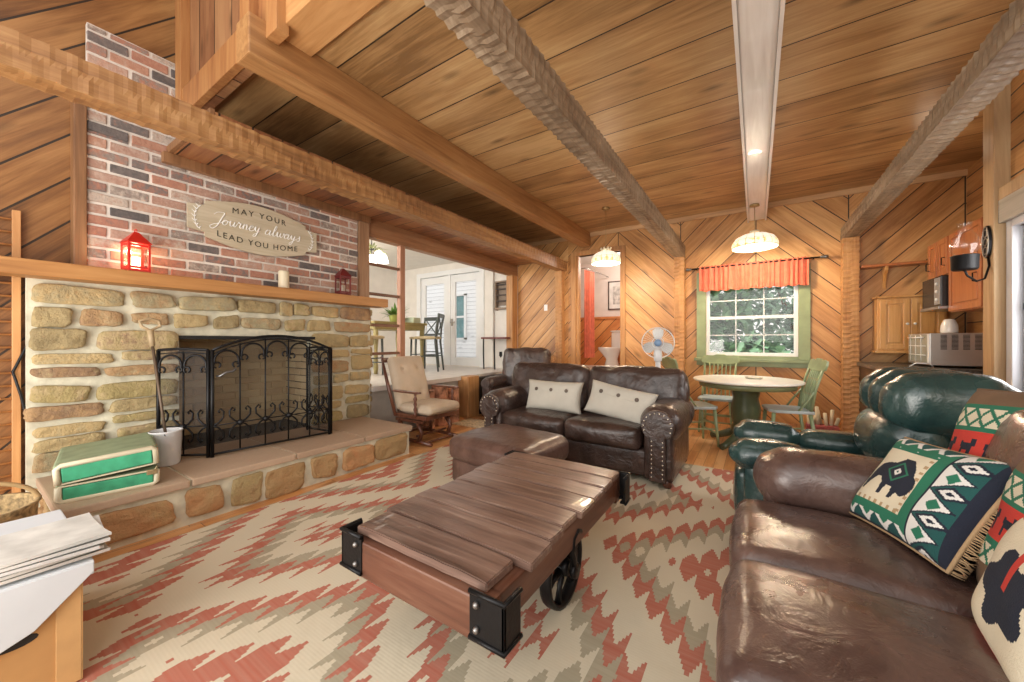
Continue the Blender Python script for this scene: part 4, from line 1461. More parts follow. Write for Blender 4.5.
# ------------------------------------------------------------------ fire screen
fs = thing('fire_screen', 'black wrought iron folding fire screen with scrolls in front of the fireplace', 'fire screen', (0, 0, 0))
def mesh_mat():
    m, nt, b = mat_new('screen_mesh')
    t = NT(nt)
    b.inputs['Base Color'].default_value = (0.03, 0.03, 0.03, 1)
    b.inputs['Roughness'].default_value = 0.5
    b.inputs['Metallic'].default_value = 0.5
    b.inputs['Alpha'].default_value = 0.36
    return m
M_mesh = mesh_mat()
def screen_panel(P0, P1, z0, zs, zm, nb, name):
    P0, P1 = Vector(P0), Vector(P1)
    L = (P1 - P0).length
    d = (P1 - P0) / L
    nrm = Vector((d.y, -d.x))
    def W3(a, z, o=0.0):
        p = P0 + d * a + nrm * o
        return (p.x, p.y, z)
    def top(a):
        q = 2 * a / L - 1
        return zs + (zm - zs) * (1 - q * q)
    m = MB()
    for a in (0, L):
        m.tube([W3(a, z0), W3(a, zs)], 0.013, 6)
    m.tube([W3(0, z0 + 0.02), W3(L, z0 + 0.02)], 0.009, 6)
    m.tube([W3(L * i / 16, top(L * i / 16)) for i in range(17)], 0.011, 6)
    m.tube([W3(L * i / 16, top(L * i / 16) - 0.03) for i in range(17)], 0.005, 6)
    fr = m.done(name, M_black, fs)
    m = MB()
    for i in range(1, nb):
        a = L * i / nb
        m.tube([W3(a, z0 + 0.02), W3(a, top(a) - 0.02)], 0.006, 6)
    m.done('bar', M_black, fr)
    m = MB()
    w_ = L / nb
    zc = z0 + 0.24
    for i in range(nb):
        c = w_ * (i + 0.5)
        zt = top(c) - 0.05
        r = w_ * 0.44
        # arch scroll at the top of each bay
        pts = [W3(c + r * math.cos(a), min(zt - r * 0.95 + r * math.sin(a), 9), 0.004) for a in [R(q) for q in range(-25, 206, 11)]]
        m.tube(pts, 0.008, 6)
        for s in (-1, 1):
            cc = c + s * r * 0.78
            m.tube([W3(cc + s * 0.022 * math.cos(a) * -1, zt - r * 1.38 + 0.022 * math.sin(a), 0.004) for a in [R(q) for q in range(-60, 261, 24)]], 0.007, 6)
            # fleur scrolls of the lower band
            for u in (-1, 1):
                m.tube([W3(c + s * w_ * 0.5, zc, .004), W3(c + s * w_ * 0.30, zc + u * 0.018, .004), W3(c + s * w_ * 0.12, zc + u * 0.055, .004), W3(c + s * w_ * 0.10, zc + u * 0.10, .004), W3(c + s * w_ * 0.22, zc + u * 0.125, .004), W3(c + s * w_ * 0.30, zc + u * 0.11, .004), W3(c + s * w_ * 0.25, zc + u * 0.095, .004)], 0.007, 6)
        if i:
            t = bmesh.new(); bmesh.ops.create_uvsphere(t, u_segments=10, v_segments=6, radius=0.024)
            m.add(t, T(*W3(w_ * i, zc, 0.006)))
    m.tube([W3(0, zc), W3(L, zc)], 0.005, 6)
    m.done('scrollwork', M_black, fr)
    m = MB()
    k = 20
    A = [m.bm.verts.new(W3(L * i / k, z0 + 0.02, -0.003)) for i in range(k + 1)]
    B = [m.bm.verts.new(W3(L * i / k, top(L * i / k), -0.003)) for i in range(k + 1)]
    for i in range(k):
        m.bm.faces.new((A[i], A[i + 1], B[i + 1], B[i]))
    m.done('wire_mesh', M_mesh, fr)
    return fr
mp = screen_panel((-3.50, 1.11), (-3.42, 2.00), 0.305, 1.13, 1.245, 5, 'centre_panel')
screen_panel((-3.80, 0.87), (-3.52, 1.09), 0.305, 1.13, 1.14, 2, 'side_panel')
screen_panel((-3.44, 2.03), (-3.78, 1.98), 0.305, 1.13, 1.14, 2, 'side_panel')
m = MB(); m.tube([(-3.47, 1.13, 0.93), (-3.44, 1.14, 0.93), (-3.43, 1.18, 0.96), (-3.44, 1.22, 0.96), (-3.43, 1.24, 0.985)], 0.009, 8); m.done('handle', plain('pewter', (0.2, 0.2, 0.2), 0.35, 0.9), mp)

# ------------------------------------------------------------------ suitcase on the hearth
sc_ = thing('vintage_suitcase', 'slightly open green vintage suitcase with cream trim on the left end of the hearth', 'suitcase', (-3.44, 0.56, 0.302), R(-9))
M_scg = plain('suitcase_green', (0.05, 0.36, 0.19), 0.55, var=0.12, nscale=14, bump=0.2)
M_sct = plain('suitcase_sage', (0.26, 0.33, 0.20), 0.6, var=0.1, nscale=10, bump=0.3)
M_scc = plain('suitcase_cream', (0.62, 0.56, 0.40), 0.5, var=0.05)
sw, sd = 0.42, 0.56   # width along local y, depth along -x (the far side stands against the stones)
def shell(z0, z1, Mx, name):
    m = MB(); m.box(-sd / 2, sd / 2 - 0.012, -sw / 2, sw / 2, z0, z1, 0.022, M=Mx, seg=3)
    b = m.done(name, M_sct, sc_)
    m = MB(); m.box(sd / 2 - 0.02, sd / 2, -sw / 2 + 0.03, sw / 2 - 0.03, z0 + 0.012, z1 - 0.012, 0.006, M=Mx)
    m.done('side_panel', M_scg, b)
    m = MB()
    y_, zc0, zc1 = sw / 2 - 0.014, z0 + 0.012, z1 - 0.012
    up = z1 > 0.12
    zz = z1 - 0.008 if up else z0 + 0.008
    z2 = z0 + 0.004 if up else z1 - 0.004
    m.tube([(sd / 2 - 0.008, -y_, z2), (sd / 2 - 0.008, -y_, zz - (0.014 if up else -0.014)), (sd / 2 - 0.008, -y_ + 0.016, zz), (sd / 2 - 0.008, y_ - 0.016, zz), (sd / 2 - 0.008, y_, zz - (0.014 if up else -0.014)), (sd / 2 - 0.008, y_, z2)], 0.015, 8, M if False else 0)
    if Mx is not None:
        for v in m.bm.verts: v.co = Mx @ v.co
    m.done('trim', M_scc, b)
    m = MB(); m.box(sd / 2 - 0.014, sd / 2 + 0.001, -y_, y_, z2 - 0.004, z2 + 0.004, 0.002, M=Mx); m.done('edge_strip', M_scc, b)
    return b
shell(0.0, 0.096, None, 'lower_shell')
lid = T(0, -sw / 2, 0.100) @ Rot(R(4.2), 'X') @ T(0, sw / 2, -0.100)
shell(0.100, 0.212, lid, 'lid')
m = MB()
m.box(sd / 2 - 0.005, sd / 2 + 0.010, sw / 2 - 0.06, sw / 2 - 0.01, 0.07, 0.10, 0.004)
m.tube([(sd / 2 + 0.006, sw / 2 - 0.03, 0.09), (sd / 2 + 0.014, sw / 2 - 0.02, 0.105), (sd / 2 + 0.008, sw / 2 - 0.012, 0.12)], 0.004, 6)
m.done('clasp', plain('old_brass', (0.5, 0.42, 0.25), 0.35, 0.8), sc_)

# ash bucket and shovel
bk = thing('ash_bucket', 'white enamel bucket standing on the hearth beside the fire screen', 'bucket', (-3.60, 0.865, 0.300))
m = MB(); m.lathe([(0, 0), (0.076, 0), (0.081, 0.01), (0.092, 0.24), (0.096, 0.245), (0.092, 0.25), (0.088, 0.242), (0.078, 0.012), (0, 0.01)], seg=28); m.done('body', plain('enamel', (0.68, 0.69, 0.70), 0.25, var=0.04), bk)
m = MB(); m.tube([(0.088 * math.cos(a), 0.088 * math.sin(a) * 0.35 - 0.03, 0.235 - 0.06 * math.sin(a)) for a in [R(q) for q in range(0, 181, 15)]], 0.003, 6); m.done('bail', M_black, bk)
sh = thing('hearth_shovel', 'long handled iron shovel leaning in the white bucket', 'shovel', (-3.60, 0.865, 0.32))
m = MB(); m.tube([(0.0, 0.02, 0.0), (-0.10, -0.05, 0.85)], 0.0095, 8); m.done('shaft', plain('rusty_iron', (0.13, 0.09, 0.06), 0.5, 0.4), sh)
m = MB()
m.tube([(-0.10, -0.05, 0.84), (-0.112, -0.06, 0.96)], [0.016, 0.02], 8)
m.tube([(-0.112, -0.06, 0.955), (-0.114, -0.105, 0.985), (-0.118, -0.115, 1.02), (-0.12, -0.06, 1.045), (-0.12, -0.01, 1.03), (-0.116, -0.005, 0.99)], 0.011, 8, closed=True)
m.done('grip', plain('worn_grip', (0.38, 0.28, 0.16), 0.5), sh)
m = MB(); m.box(-0.04, 0.04, 0.0, 0.008, -0.005, 0.10, 0.004, M=T(0, 0.02, 0) @ Rot(R(5), 'X')); m.done('blade', M_black, sh)
# ------------------------------------------------------------------ on the mantel and the chimney breast
def lantern(name, label, loc, mat, lit, h=0.31, w_=0.125, rz=0.0):
    t = thing(name, label, 'lantern', loc, rz, 'lanterns on the mantel')
    a = w_ / 2
    m = MB()
    m.box(-a, a, -a, a, 0, 0.018, 0.003); m.box(-a, a, -a, a, h * 0.66, h * 0.66 + 0.016, 0.003)
    for sx in (-1, 1):
        for sy in (-1, 1):
            m.box(sx * (a - 0.007) - 0.007, sx * (a - 0.007) + 0.007, sy * (a - 0.007) - 0.007, sy * (a - 0.007) + 0.007, 0.01, h * 0.67, 0.002)
    for z in (0.03, h * 0.62):
        for s in (-1, 1):
            m.box(-a + 0.01, a - 0.01, s * (a - 0.006) - 0.004, s * (a - 0.006) + 0.004, z - 0.008, z + 0.008)
            m.box(s * (a - 0.006) - 0.004, s * (a - 0.006) + 0.004, -a + 0.01, a - 0.01, z - 0.008, z + 0.008)
    m.done('frame', mat, t)
    m = MB()
    b = a * 1.12
    bm_ = m.bm
    base = [bm_.verts.new(p) for p in ((-b, -b, h * 0.68), (b, -b, h * 0.68), (b, b, h * 0.68), (-b, b, h * 0.68))]
    top = [bm_.verts.new(p) for p in ((-0.012, -0.012, h * 0.95), (0.012, -0.012, h * 0.95), (0.012, 0.012, h * 0.95), (-0.012, 0.012, h * 0.95))]
    for i in range(4): bm_.faces.new((base[i], base[(i + 1) % 4], top[(i + 1) % 4], top[i]))
    bm_.faces.new(base[::-1]); bm_.faces.new(top)
    m.tube([(0.018 * math.cos(q), 0, h * 0.97 + 0.018 * math.sin(q)) for q in [2 * PI * i / 12 for i in range(12)]], 0.003, 6, closed=True)
    m.done('roof', mat, t)
    m = MB(); m.lathe([(0, 0.018), (0.024, 0.018), (0.024, 0.11), (0, 0.112)], seg=16)
    m.done('candle', glow('lit_candle', (1, 0.7, 0.4), 5) if lit else plain('unlit_candle', (0.6, 0.55, 0.45), 0.6), t)
    m = MB()
    for s in (-1, 1):
        m.box(-a + 0.014, a - 0.014, s * (a - 0.004) - 0.001, s * (a - 0.004) + 0.001, 0.03, h * 0.64)
        m.box(s * (a - 0.004) - 0.001, s * (a - 0.004) + 0.001, -a + 0.014, a - 0.014, 0.03, h * 0.64)
    m.done('glass', M_glass, t)
    return t
M_redl = plain('red_lacquer', (0.62, 0.025, 0.015), 0.3, var=0.05)
lantern('candle_lantern', 'bright red lit lantern on the left part of the mantel', (-3.84, 0.755, 1.711), M_redl, True, rz=R(8))
light('lantern_flame', 'POINT', (-3.84, 0.755, 1.87), 1.6, (1, 0.72, 0.45), 0.02)
lantern('candle_lantern', 'dark red unlit lantern on the right end of the mantel', (-3.85, 2.41, 1.711), plain('rust_red', (0.16, 0.02, 0.02), 0.4), False, rz=R(-5))
m = MB(); m.lathe([(0, 0), (0.045, 0), (0.047, 0.01), (0.046, 0.165), (0.04, 0.172), (0.01, 0.168), (0, 0.168)], seg=20)
o = m.done('pillar_candle', plain('cream_wax', (0.72, 0.64, 0.46), 0.5, var=0.03), None, loc=(-3.85, 1.79, 1.711))
tag(o, 'cream pillar candle standing on the mantel below the sign', 'candle')

sg = thing('wall_sign', 'beige wooden sign with white script reading Journey always on the brick chimney', 'sign', (-3.918, 1.605, 2.24))
P = []
def sgp(s):
    top = [(-0.535, -0.10), (-0.535, 0.10), (-0.42, 0.115), (-0.42, 0.15)]
    curve = [(-0.42 + 0.84 * i / 16, 0.15 + 0.075 * math.sin(PI * i / 16)) for i in range(17)]
    r = [(0.42, 0.115), (0.535, 0.10), (0.535, -0.10), (0.42, -0.115)]
    cb = [(0.42 - 0.84 * i / 16, -0.15 - 0.075 * math.sin(PI * i / 16)) for i in range(17)]
    return top[:3] + curve + r + cb + [(-0.42, -0.115)]
m = MB(); m.prism(sgp(0), 0, 0.018, 'yz'); m.done('board', timber('sign_board', [(0.42, 0.35, 0.24), (0.52, 0.45, 0.32), (0.60, 0.53, 0.40)], 1, 0.6, 0.1, fine=2), sg)
def lettering(txt, size, y, z, mat, name, shear=0.0, bend=0.0, space=1.0, bold=0.0):
    cu = D.curves.new(name, 'FONT')
    cu.body = txt; cu.size = size; cu.align_x = 'CENTER'; cu.align_y = 'CENTER'
    cu.extrude = 0.001; cu.shear = shear; cu.space_character = space; cu.offset = bold
    o = D.objects.new(name, cu); col.objects.link(o)
    dg = C.evaluated_depsgraph_get()
    me = D.meshes.new_from_object(o.evaluated_get(dg))
    for v in me.vertices:
        v.co = (0.0195 + v.co.z, y + v.co.x, z + v.co.y + bend * v.co.x ** 2)
    D.objects.remove(o)
    me.materials.clear(); me.materials.append(mat)
    n = D.objects.new(name, me); col.objects.link(n); n.parent = sg
M_ink = plain('sign_ink', (0.05, 0.045, 0.03), 0.7)
M_wh = plain('sign_white', (0.85, 0.84, 0.8), 0.6, var=0.01)
lettering('MAY YOUR', 0.072, 0.0, 0.135, M_ink, 'lettering', bend=-0.25, space=1.35)
GL = {
 'J': ([(-.3, 1.5), (.1, 2.0), (.9, 2.05), (.8, 1.1), (.55, -.4), (.1, -1.0), (-.3, -.7), (.1, -.2), (1.0, .3)], 1.0),
 'o': ([(.45, .9), (.15, .7), (.1, .3), (.35, 0), (.65, .25), (.65, .7), (.45, .9), (.6, .75), (.9, .7)], .9),
 'u': ([(0, .6), (.12, .95), (.15, .4), (.3, .02), (.55, .2), (.68, .9), (.68, .3), (.85, .02), (1.0, .3)], 1.0),
 'r': ([(0, .3), (.15, .9), (.2, 1.08), (.3, .85), (.55, .85), (.5, .3), (.65, 0), (.85, .3)], .85),
 'n': ([(0, .3), (.15, .95), (.15, 0), (.2, .6), (.45, .95), (.6, .6), (.6, .15), (.75, 0), (.9, .3)], .9),
 'e': ([(0, .3), (.35, .5), (.55, .8), (.35, .98), (.12, .6), (.2, .1), (.5, 0), (.8, .3)], .8),
 'y': ([(0, .6), (.1, .95), (.15, .4), (.3, .1), (.5, .3), (.62, .9), (.6, 0), (.45, -.8), (.15, -.95), (.15, -.6), (.6, -.1), (.95, .3)], .95),
 'a': ([(.65, .85), (.35, .98), (.1, .6), (.15, .1), (.4, .05), (.62, .5), (.68, .95), (.66, .2), (.8, 0), (1.0, .3)], 1.0),
 'l': ([(0, .3), (.35, 1.2), (.38, 1.9), (.22, 1.95), (.15, 1.0), (.2, .15), (.4, 0), (.65, .3)], .65),
 'w': ([(0, .6), (.1, .95), (.15, .3), (.3, .02), (.5, .3), (.55, .9), (.58, .3), (.75, .02), (.98, .4), (1.0, .95), (1.15, .75)], 1.15),
 's': ([(0, .3), (.35, .7), (.4, 1.08), (.5, .6), (.55, .15), (.3, -.02), (.1, .15)], .7)}
def script_word(word, x0, z0, kx, kz):
    pts = []
    x = 0
    for c in word:
        g, w_ = GL[c]
        pts += [(x + a, b) for a, b in g]
        x += w_
    P_ = []
    for i in range(len(pts) - 1):
        p0, p1, p2, p3 = pts[max(i - 1, 0)], pts[i], pts[i + 1], pts[min(i + 2, len(pts) - 1)]
        for k in range(5):
            t_ = k / 5
            P_.append(tuple(0.5 * (2 * p1[j] + (p2[j] - p0[j]) * t_ + (2 * p0[j] - 5 * p1[j] + 4 * p2[j] - p3[j]) * t_ ** 2 + (3 * p1[j] - p0[j] - 3 * p2[j] + p3[j]) * t_ ** 3) for j in (0, 1)))
    q = [(0.020, x0 + (a + 0.25 * b) * kx, z0 + b * kz) for a, b in P_]
    rad = []
    for i in range(len(q)):
        dz = q[min(i + 1, len(q) - 1)][2] - q[max(i - 1, 0)][2]
        rad.append(0.0052 if dz < -0.004 else 0.0032)
    m = MB(); m.tube(q, rad, 5)
    m.done('script_lettering', M_wh, sg)
    return x
script_word('Journey', -0.36, -0.02, 0.056, 0.050)
script_word('always', 0.035, -0.025, 0.060, 0.050)
lettering('LEAD YOU HOME', 0.072, 0.0, -0.135, M_ink, 'lettering', bend=0.25, space=1.25)
for s in (-1, 1):
    m = MB()
    m.tube([(0.020, s * 0.43 + s * 0.06 * math.cos(q), 0.13 * math.sin(q) * 0.8) for q in [R(a) for a in range(-70, 71, 14)]], 0.0022, 5)
    for a in range(-60, 61, 20):
        q = R(a); y_, z_ = s * 0.43 + s * 0.06 * math.cos(q), 0.104 * math.sin(q)
        m.tube([(0.020, y_, z_), (0.020, y_ + s * 0.022, z_ + 0.018)], [0.005, 0.001], 5)
        m.tube([(0.020, y_, z_), (0.020, y_ - s * 0.018, z_ + 0.022)], [0.005, 0.001], 5)
    m.done('leaf_sprig', M_wh, sg)

# ------------------------------------------------------------------ left edge: rack, cable, box of papers
rk = thing('wooden_rack', 'tall light wooden rack with thin rungs at the far left edge', 'rack', (-4.03, 0.0, 0))
M_rk = timber('rack_wood', [(0.4, 0.17, 0.06), (0.55, 0.27, 0.1), (0.66, 0.36, 0.15)], 2)
for y in (-0.5, 0.235):
    m = MB(); m.box(-0.018, 0.018, y - 0.018, y + 0.018, 0, 2.05, 0.004); m.done('post', M_rk, rk)
for i in range(24):
    m = MB(); m.tube([(0, -0.5, 0.08 + 0.083 * i), (0, 0.235, 0.08 + 0.083 * i)], 0.007, 6); m.done('rung', M_rk, rk)
m = MB(); m.tube([(-4.0, 0.30, 0.02), (-4.01, 0.29, 0.6), (-3.99, 0.25, 0.85), (-4.0, 0.22, 1.0), (-4.01, 0.285, 1.2), (-4.0, 0.30, 1.6)], 0.007, 6)
tag(m.done('black_cable', M_black), 'black cable hanging between the wooden rack and the stone', 'cable')
m = MB(); m.tube([(-3.985, 0.335, 0.35), (-3.985, 0.33, 1.605)], 0.02, 8)
tag(m.done('metal_pipe', plain('dark_pipe', (0.06, 0.05, 0.045), 0.5, 0.5)), 'dark metal pipe standing beside the left edge of the stone', 'pipe')

bx = thing('cardboard_box', 'brown cardboard box in the bottom left corner of the room', 'box', (-2.36, -0.05, 0.0145), R(0))
M_card = plain('cardboard', (0.50, 0.27, 0.10), 0.85, var=0.05)
m = MB()
m.box(0.372, 0.38, -0.30, 0.30, 0.0, 0.36); m.box(-0.30, -0.292, -0.30, 0.30, 0, 0.36); m.box(-0.30, 0.38, 0.292, 0.30, 0, 0.36); m.box(-0.30, 0.38, -0.30, -0.292, 0, 0.36); m.box(-0.30, 0.38, -0.3, 0.3, 0.001, 0.008)
m.done('carton', M_card, bx)
m = MB(); m.box(0.38, 0.386, 0.245, 0.305, 0.0, 0.36, 0.002); m.box(0.33, 0.386, 0.30, 0.306, 0.0, 0.36, 0.002); m.done('corner_flap', plain('cardboard_pale', (0.58, 0.34, 0.14), 0.85), bx)
m = MB(); m.prism([(0.16 + 0.05 * math.cos(a), 0.215 + 0.018 * math.sin(a)) for a in [2 * PI * i / 16 for i in range(16)]], 0.3795, 0.3815, 'yz'); m.done('hand_hole', M_dark, bx)
m = MB()
m.prism([(-0.34, 0.36), (0.33, 0.36), (0.33, 0.41), (-0.34, 0.41)], -0.32, 0.40, 'yz', 0.004)
m.prism([(-0.34, 0.14), (0.10, 0.20), (0.20, 0.24), (0.33, 0.37), (0.33, 0.405), (-0.34, 0.405)], 0.39, 0.402, 'yz', 0.003)
tr = m.done('foam_tray', plain('white_foam', (0.62, 0.66, 0.70), 0.6, var=0.02), None, loc=(-2.36, -0.05, 0.015))
tag(tr, 'white foam tray with a slanted side lying over the cardboard box', 'tray')
rnd = random.Random(12)
for i, (dz, lab, c) in enumerate(((0, 'white magazine at the bottom of the paper pile', (0.52, 0.50, 0.46)), (0.013, 'white folded newspaper second from the bottom of the pile', (0.55, 0.54, 0.5)), (0.026, 'pale magazine in the middle of the paper pile', (0.55, 0.54, 0.52)), (0.039, 'white magazine second from the top of the paper pile', (0.58, 0.57, 0.54)), (0.052, 'glossy white magazine on top of the paper pile', (0.6, 0.6, 0.57)))):
    t = bmesh.new(); bmesh.ops.create_grid(t, x_segments=10, y_segments=10, size=1)
    r_ = bmesh.ops.extrude_face_region(t, geom=t.faces[:])
    for v in [q for q in r_['geom'] if isinstance(q, bmesh.types.BMVert)]: v.co.z += 1
    a_ = rnd.uniform(-0.12, 0.12)
    for v in t.verts:
        x, y = v.co.x * 0.15, v.co.y * 0.21
        v.co = Vector((x, y, v.co.z * 0.010 + 0.0 + 0.010 * abs(v.co.x) ** 3))
    m = MB(); m.add(t, Rot(a_)); o = m.done('magazine', plain('paper_%d' % i, c, 0.5, var=0.12, nscale=9), None, loc=(-2.12, 0.105 + rnd.uniform(-.02, .02), 0.426 + dz))
    tag(o, lab, 'magazine', 'papers on the foam tray')
bk2 = thing('wicker_basket', 'tan wicker basket with a bent handle standing behind the paper pile', 'basket', (-2.96, 0.03, 0.0145))
m = MB()
m.lathe([(0, 0), (0.16, 0), (0.19, 0.04), (0.21, 0.40), (0.22, 0.42), (0.2, 0.42), (0.18, 0.05), (0, 0.02)], seg=28)
m.done('basket_body', plain('wicker', (0.36, 0.25, 0.12), 0.8, var=0.3, nscale=40, bump=1.0, bscale=90), bk2)
m = MB(); m.tube([(0, 0.21 * math.cos(q), 0.40 + 0.13 * math.sin(q)) for q in [R(a) for a in range(0, 181, 12)]], 0.010, 8); m.done('handle', plain('wicker_handle', (0.45, 0.3, 0.14), 0.7), bk2)

# ------------------------------------------------------------------ dining room on the platform
M_stool = plain('slate_wood', (0.075, 0.09, 0.085), 0.45, var=0.08)
M_tabletop = plain('olive_table', (0.36, 0.30, 0.12), 0.4, var=0.08)
M_seatpad = plain('tan_seat', (0.48, 0.38, 0.22), 0.8)
def stool(name, label, loc, rz, frame, first=None):
    if first is not None:
        return dup(first, loc, rz, label)
    t = thing(name, label, 'chair', loc, rz, 'counter chairs around the dining table')
    for s in (-1, 1):
        m = MB(); m.tube([(s * 0.19, -0.19, 0), (s * 0.18, -0.18, 0.60)], [0.016, 0.020], 8); m.done('leg', frame, t)
        m = MB(); m.tube([(s * 0.20, 0.24, 0), (s * 0.185, 0.18, 0.55), (s * 0.185, 0.20, 0.8), (s * 0.19, 0.25, 1.05)], [0.017, 0.021, 0.019, 0.018], 8); m.done('leg', frame, t)
        m = MB(); m.tube([(s * 0.188, -0.185, 0.28), (s * 0.192, 0.21, 0.28)], 0.011, 6); m.done('stretcher', frame, t)
        m = MB(); m.tube([(s * 0.15, 0.215, 0.70), (-s * 0.15, 0.245, 1.0)], 0.012, 6); m.done('cross_bar', frame, t)
    for y, z in ((-0.187, 0.2), (0.215, 0.33)):
        m = MB(); m.tube([(-0.185, y, z), (0.185, y, z)], 0.012, 6); m.done('stretcher', frame, t)
    m = MB(); m.box(-0.20, 0.20, 0.225, 0.26, 0.99, 1.07, 0.012); m.done('crest_rail', frame, t)
    m = MB(); m.box(-0.19, 0.19, 0.19, 0.21, 0.67, 0.71, 0.006); m.done('back_rail', frame, t)
    m = MB(); m.soft((0, -0.01, 0.62), (0.42, 0.42, 0.05), 0.02, (0, 0, 0.008), 8); m.done('seat', M_seatpad, t)
    return t
PZ = 0.641
s1 = stool('counter_chair', 'slate grey cross-backed counter chair at the right end of the dining table', (-5.15, 4.95, PZ), R(-60), M_stool)
stool('', 'cross-backed counter chair on the near side of the dining table, left of the railing post', (-5.35, 3.75, PZ), R(180), M_stool, s1)
stool('', 'cross-backed counter chair on the far side of the dining table', (-5.8, 5.45, PZ), R(5), M_stool, s1)
dt = thing('dining_table', 'counter-height olive wooden dining table on the raised floor', 'table', (-5.75, 4.5, PZ), R(0))
m = MB(); m.box(-0.42, 0.42, -0.6, 0.6, 0.86, 0.90, 0.006); m.done('tabletop', M_tabletop, dt)
m = MB(); m.box(-0.38, 0.38, -0.56, 0.56, 0.76, 0.86, 0.004); m.done('apron', M_tabletop, dt)
for sx in (-1, 1):
    for sy in (-1, 1):
        m = MB(); m.lathe([(0, 0), (0.03, 0), (0.04, 0.1), (0.03, 0.4), (0.045, 0.6), (0.04, 0.76), (0, 0.76)], (sx * 0.35, sy * 0.52, 0), 12); m.done('leg', M_tabletop, dt)
pl = thing('potted_plant', 'leafy green potted plant on the dining table', 'plant', (-5.72, 4.62, PZ + 0.901))
m = MB(); m.lathe([(0, 0), (0.07, 0), (0.10, 0.14), (0.11, 0.15), (0.09, 0.14), (0, 0.12)], seg=20); m.done('pot', plain('lime_pot', (0.45, 0.5, 0.15), 0.4), pl)
m = MB(); rnd = random.Random(3)
def leaf(mb, p, d, L, w_, droop, mi=0):
    d = Vector(d).normalized(); side = d.cross(Vector((0, 0, 1))).normalized()
    if side.length < 0.1: side = Vector((1, 0, 0))
    prev = None
    for i in range(5):
        f = i / 4
        c = Vector(p) + d * L * f - Vector((0, 0, droop * f * f))
        wd = w_ * math.sin(PI * (0.12 + 0.85 * f)) / 2
        a, b = mb.bm.verts.new(c - side * wd), mb.bm.verts.new(c + side * wd)
        if prev:
            fc = mb.bm.faces.new((prev[0], prev[1], b, a)); fc.material_index = mi
        prev = (a, b)
for i in range(70):
    a = rnd.uniform(0, 2 * PI); e = rnd.uniform(0.3, 1.4)
    leaf(m, (rnd.uniform(-.04, .04), rnd.uniform(-.04, .04), 0.12), (math.cos(a), math.sin(a), e), rnd.uniform(0.2, 0.38), 0.05, rnd.uniform(0.02, 0.15))
m.done('leaves', plain('leaf_green', (0.16, 0.30, 0.07), 0.5, var=0.3, nscale=20), pl)
m = MB(); m.box(-0.16, 0.16, -0.09, 0.09, 0, 0.11, 0.01)
o = m.done('planter_box', plain('sage_box', (0.5, 0.55, 0.4), 0.6), None, loc=(-5.62, 4.95, PZ + 0.901)); tag(o, 'pale green planter box beside the plant on the dining table', 'box')
# chandelier
ch = thing('chandelier', 'glowing white glass chandelier with trailing leaves over the dining table', 'chandelier', (-5.2, 3.75, 2.55))
m = MB(); m.tube([(0, 0, 0.12), (0, 0, 0.40)], 0.008, 6); m.lathe([(0, 0.38), (0.06, 0.38), (0.05, 0.40), (0, 0.40)], seg=16); m.done('stem', M_black, ch)
for k in range(5):
    a = 2 * PI * k / 5
    m = MB(); m.tube([(0, 0, 0.12), (0.10 * math.cos(a), 0.10 * math.sin(a), 0.15), (0.19 * math.cos(a), 0.19 * math.sin(a), 0.08)], 0.008, 6); m.done('arm', M_black, ch)
    m = MB(); m.lathe([(0.03, 0.09), (0.06, 0.05), (0.085, -0.04), (0.09, -0.06), (0.08, -0.04), (0.055, 0.045)], (0.19 * math.cos(a), 0.19 * math.sin(a), 0), 18); m.done('glass_shade', glow('shade_white', (1, 0.93, 0.82), 3.5), ch)
m = MB(); rnd = random.Random(4)
for i in range(50):
    a = rnd.uniform(0, 2 * PI)
    leaf(m, (0.1 * math.cos(a), 0.1 * math.sin(a), 0.14), (math.cos(a), math.sin(a), rnd.uniform(-.2, .8)), rnd.uniform(0.1, 0.2), 0.03, rnd.uniform(0, 0.1))
m.done('trailing_leaves', plain('dusty_leaf', (0.3, 0.33, 0.14), 0.6, var=0.2), ch)
# plate rack, ledge and small things on the white wall
pr = thing('plate_rack', 'small taupe wooden plate rack hanging on the white wall beside the patio doors', 'wall rack', (-4.28, 6.12, 0))
M_taupe = plain('taupe_wood', (0.30, 0.22, 0.16), 0.6)
m = MB()
m.box(-0.15, 0.15, 0.06, 0.075, 1.92, 2.40); m.box(-0.15, -0.13, -0.04, 0.06, 1.82, 2.40, 0.003); m.box(0.13, 0.15, -0.04, 0.06, 1.82, 2.40, 0.003); m.box(-0.16, 0.16, -0.06, 0.06, 1.84, 1.87, 0.003)
m.box(-0.15, 0.15, -0.04, 0.06, 2.38, 2.41, 0.003)
m.done('rack_frame', M_taupe, pr)
for z in (2.0, 2.12, 2.24, 2.33):
    m = MB(); m.box(-0.13, 0.13, -0.02, 0.055, z, z + 0.02); m.done('shelf', plain('dark_shelf', (0.08, 0.06, 0.05), 0.6), pr)
lt = thing('console_ledge', 'narrow dark red console table against the white wall', 'console table', (-4.28, 5.98, PZ))
m = MB(); m.box(-0.30, 0.28, -0.16, 0.18, 0.60, 0.635, 0.004); m.done('tabletop', plain('oxblood_wood', (0.14, 0.03, 0.03), 0.35), lt)
for x in (-0.27, 0.0):
    m = MB(); m.tube([(x, -0.1, 0), (x + 0.01, -0.13, 0.3), (x, -0.12, 0.6)], 0.013, 6); m.done('leg', M_black, lt)
m = MB(); m.prism([(0, 0), (0.035, 0.04), (0.03, 0.12), (-0.03, 0.12), (-0.035, 0.04)], 0, 0.012, 'xz')
o = m.done('iron_ornament', M_black, None, loc=(-4.36, 6.186, 0.86)); tag(o, 'small dark iron ornament on the white wall under the console top', 'ornament')
m = MB(); m.box(-7.38, -7.05, 3.2, 4.2, PZ, PZ + 0.8, 0.006); m.box(-7.385, -7.04, 3.18, 4.22, PZ + 0.80, PZ + 0.83, 0.004)
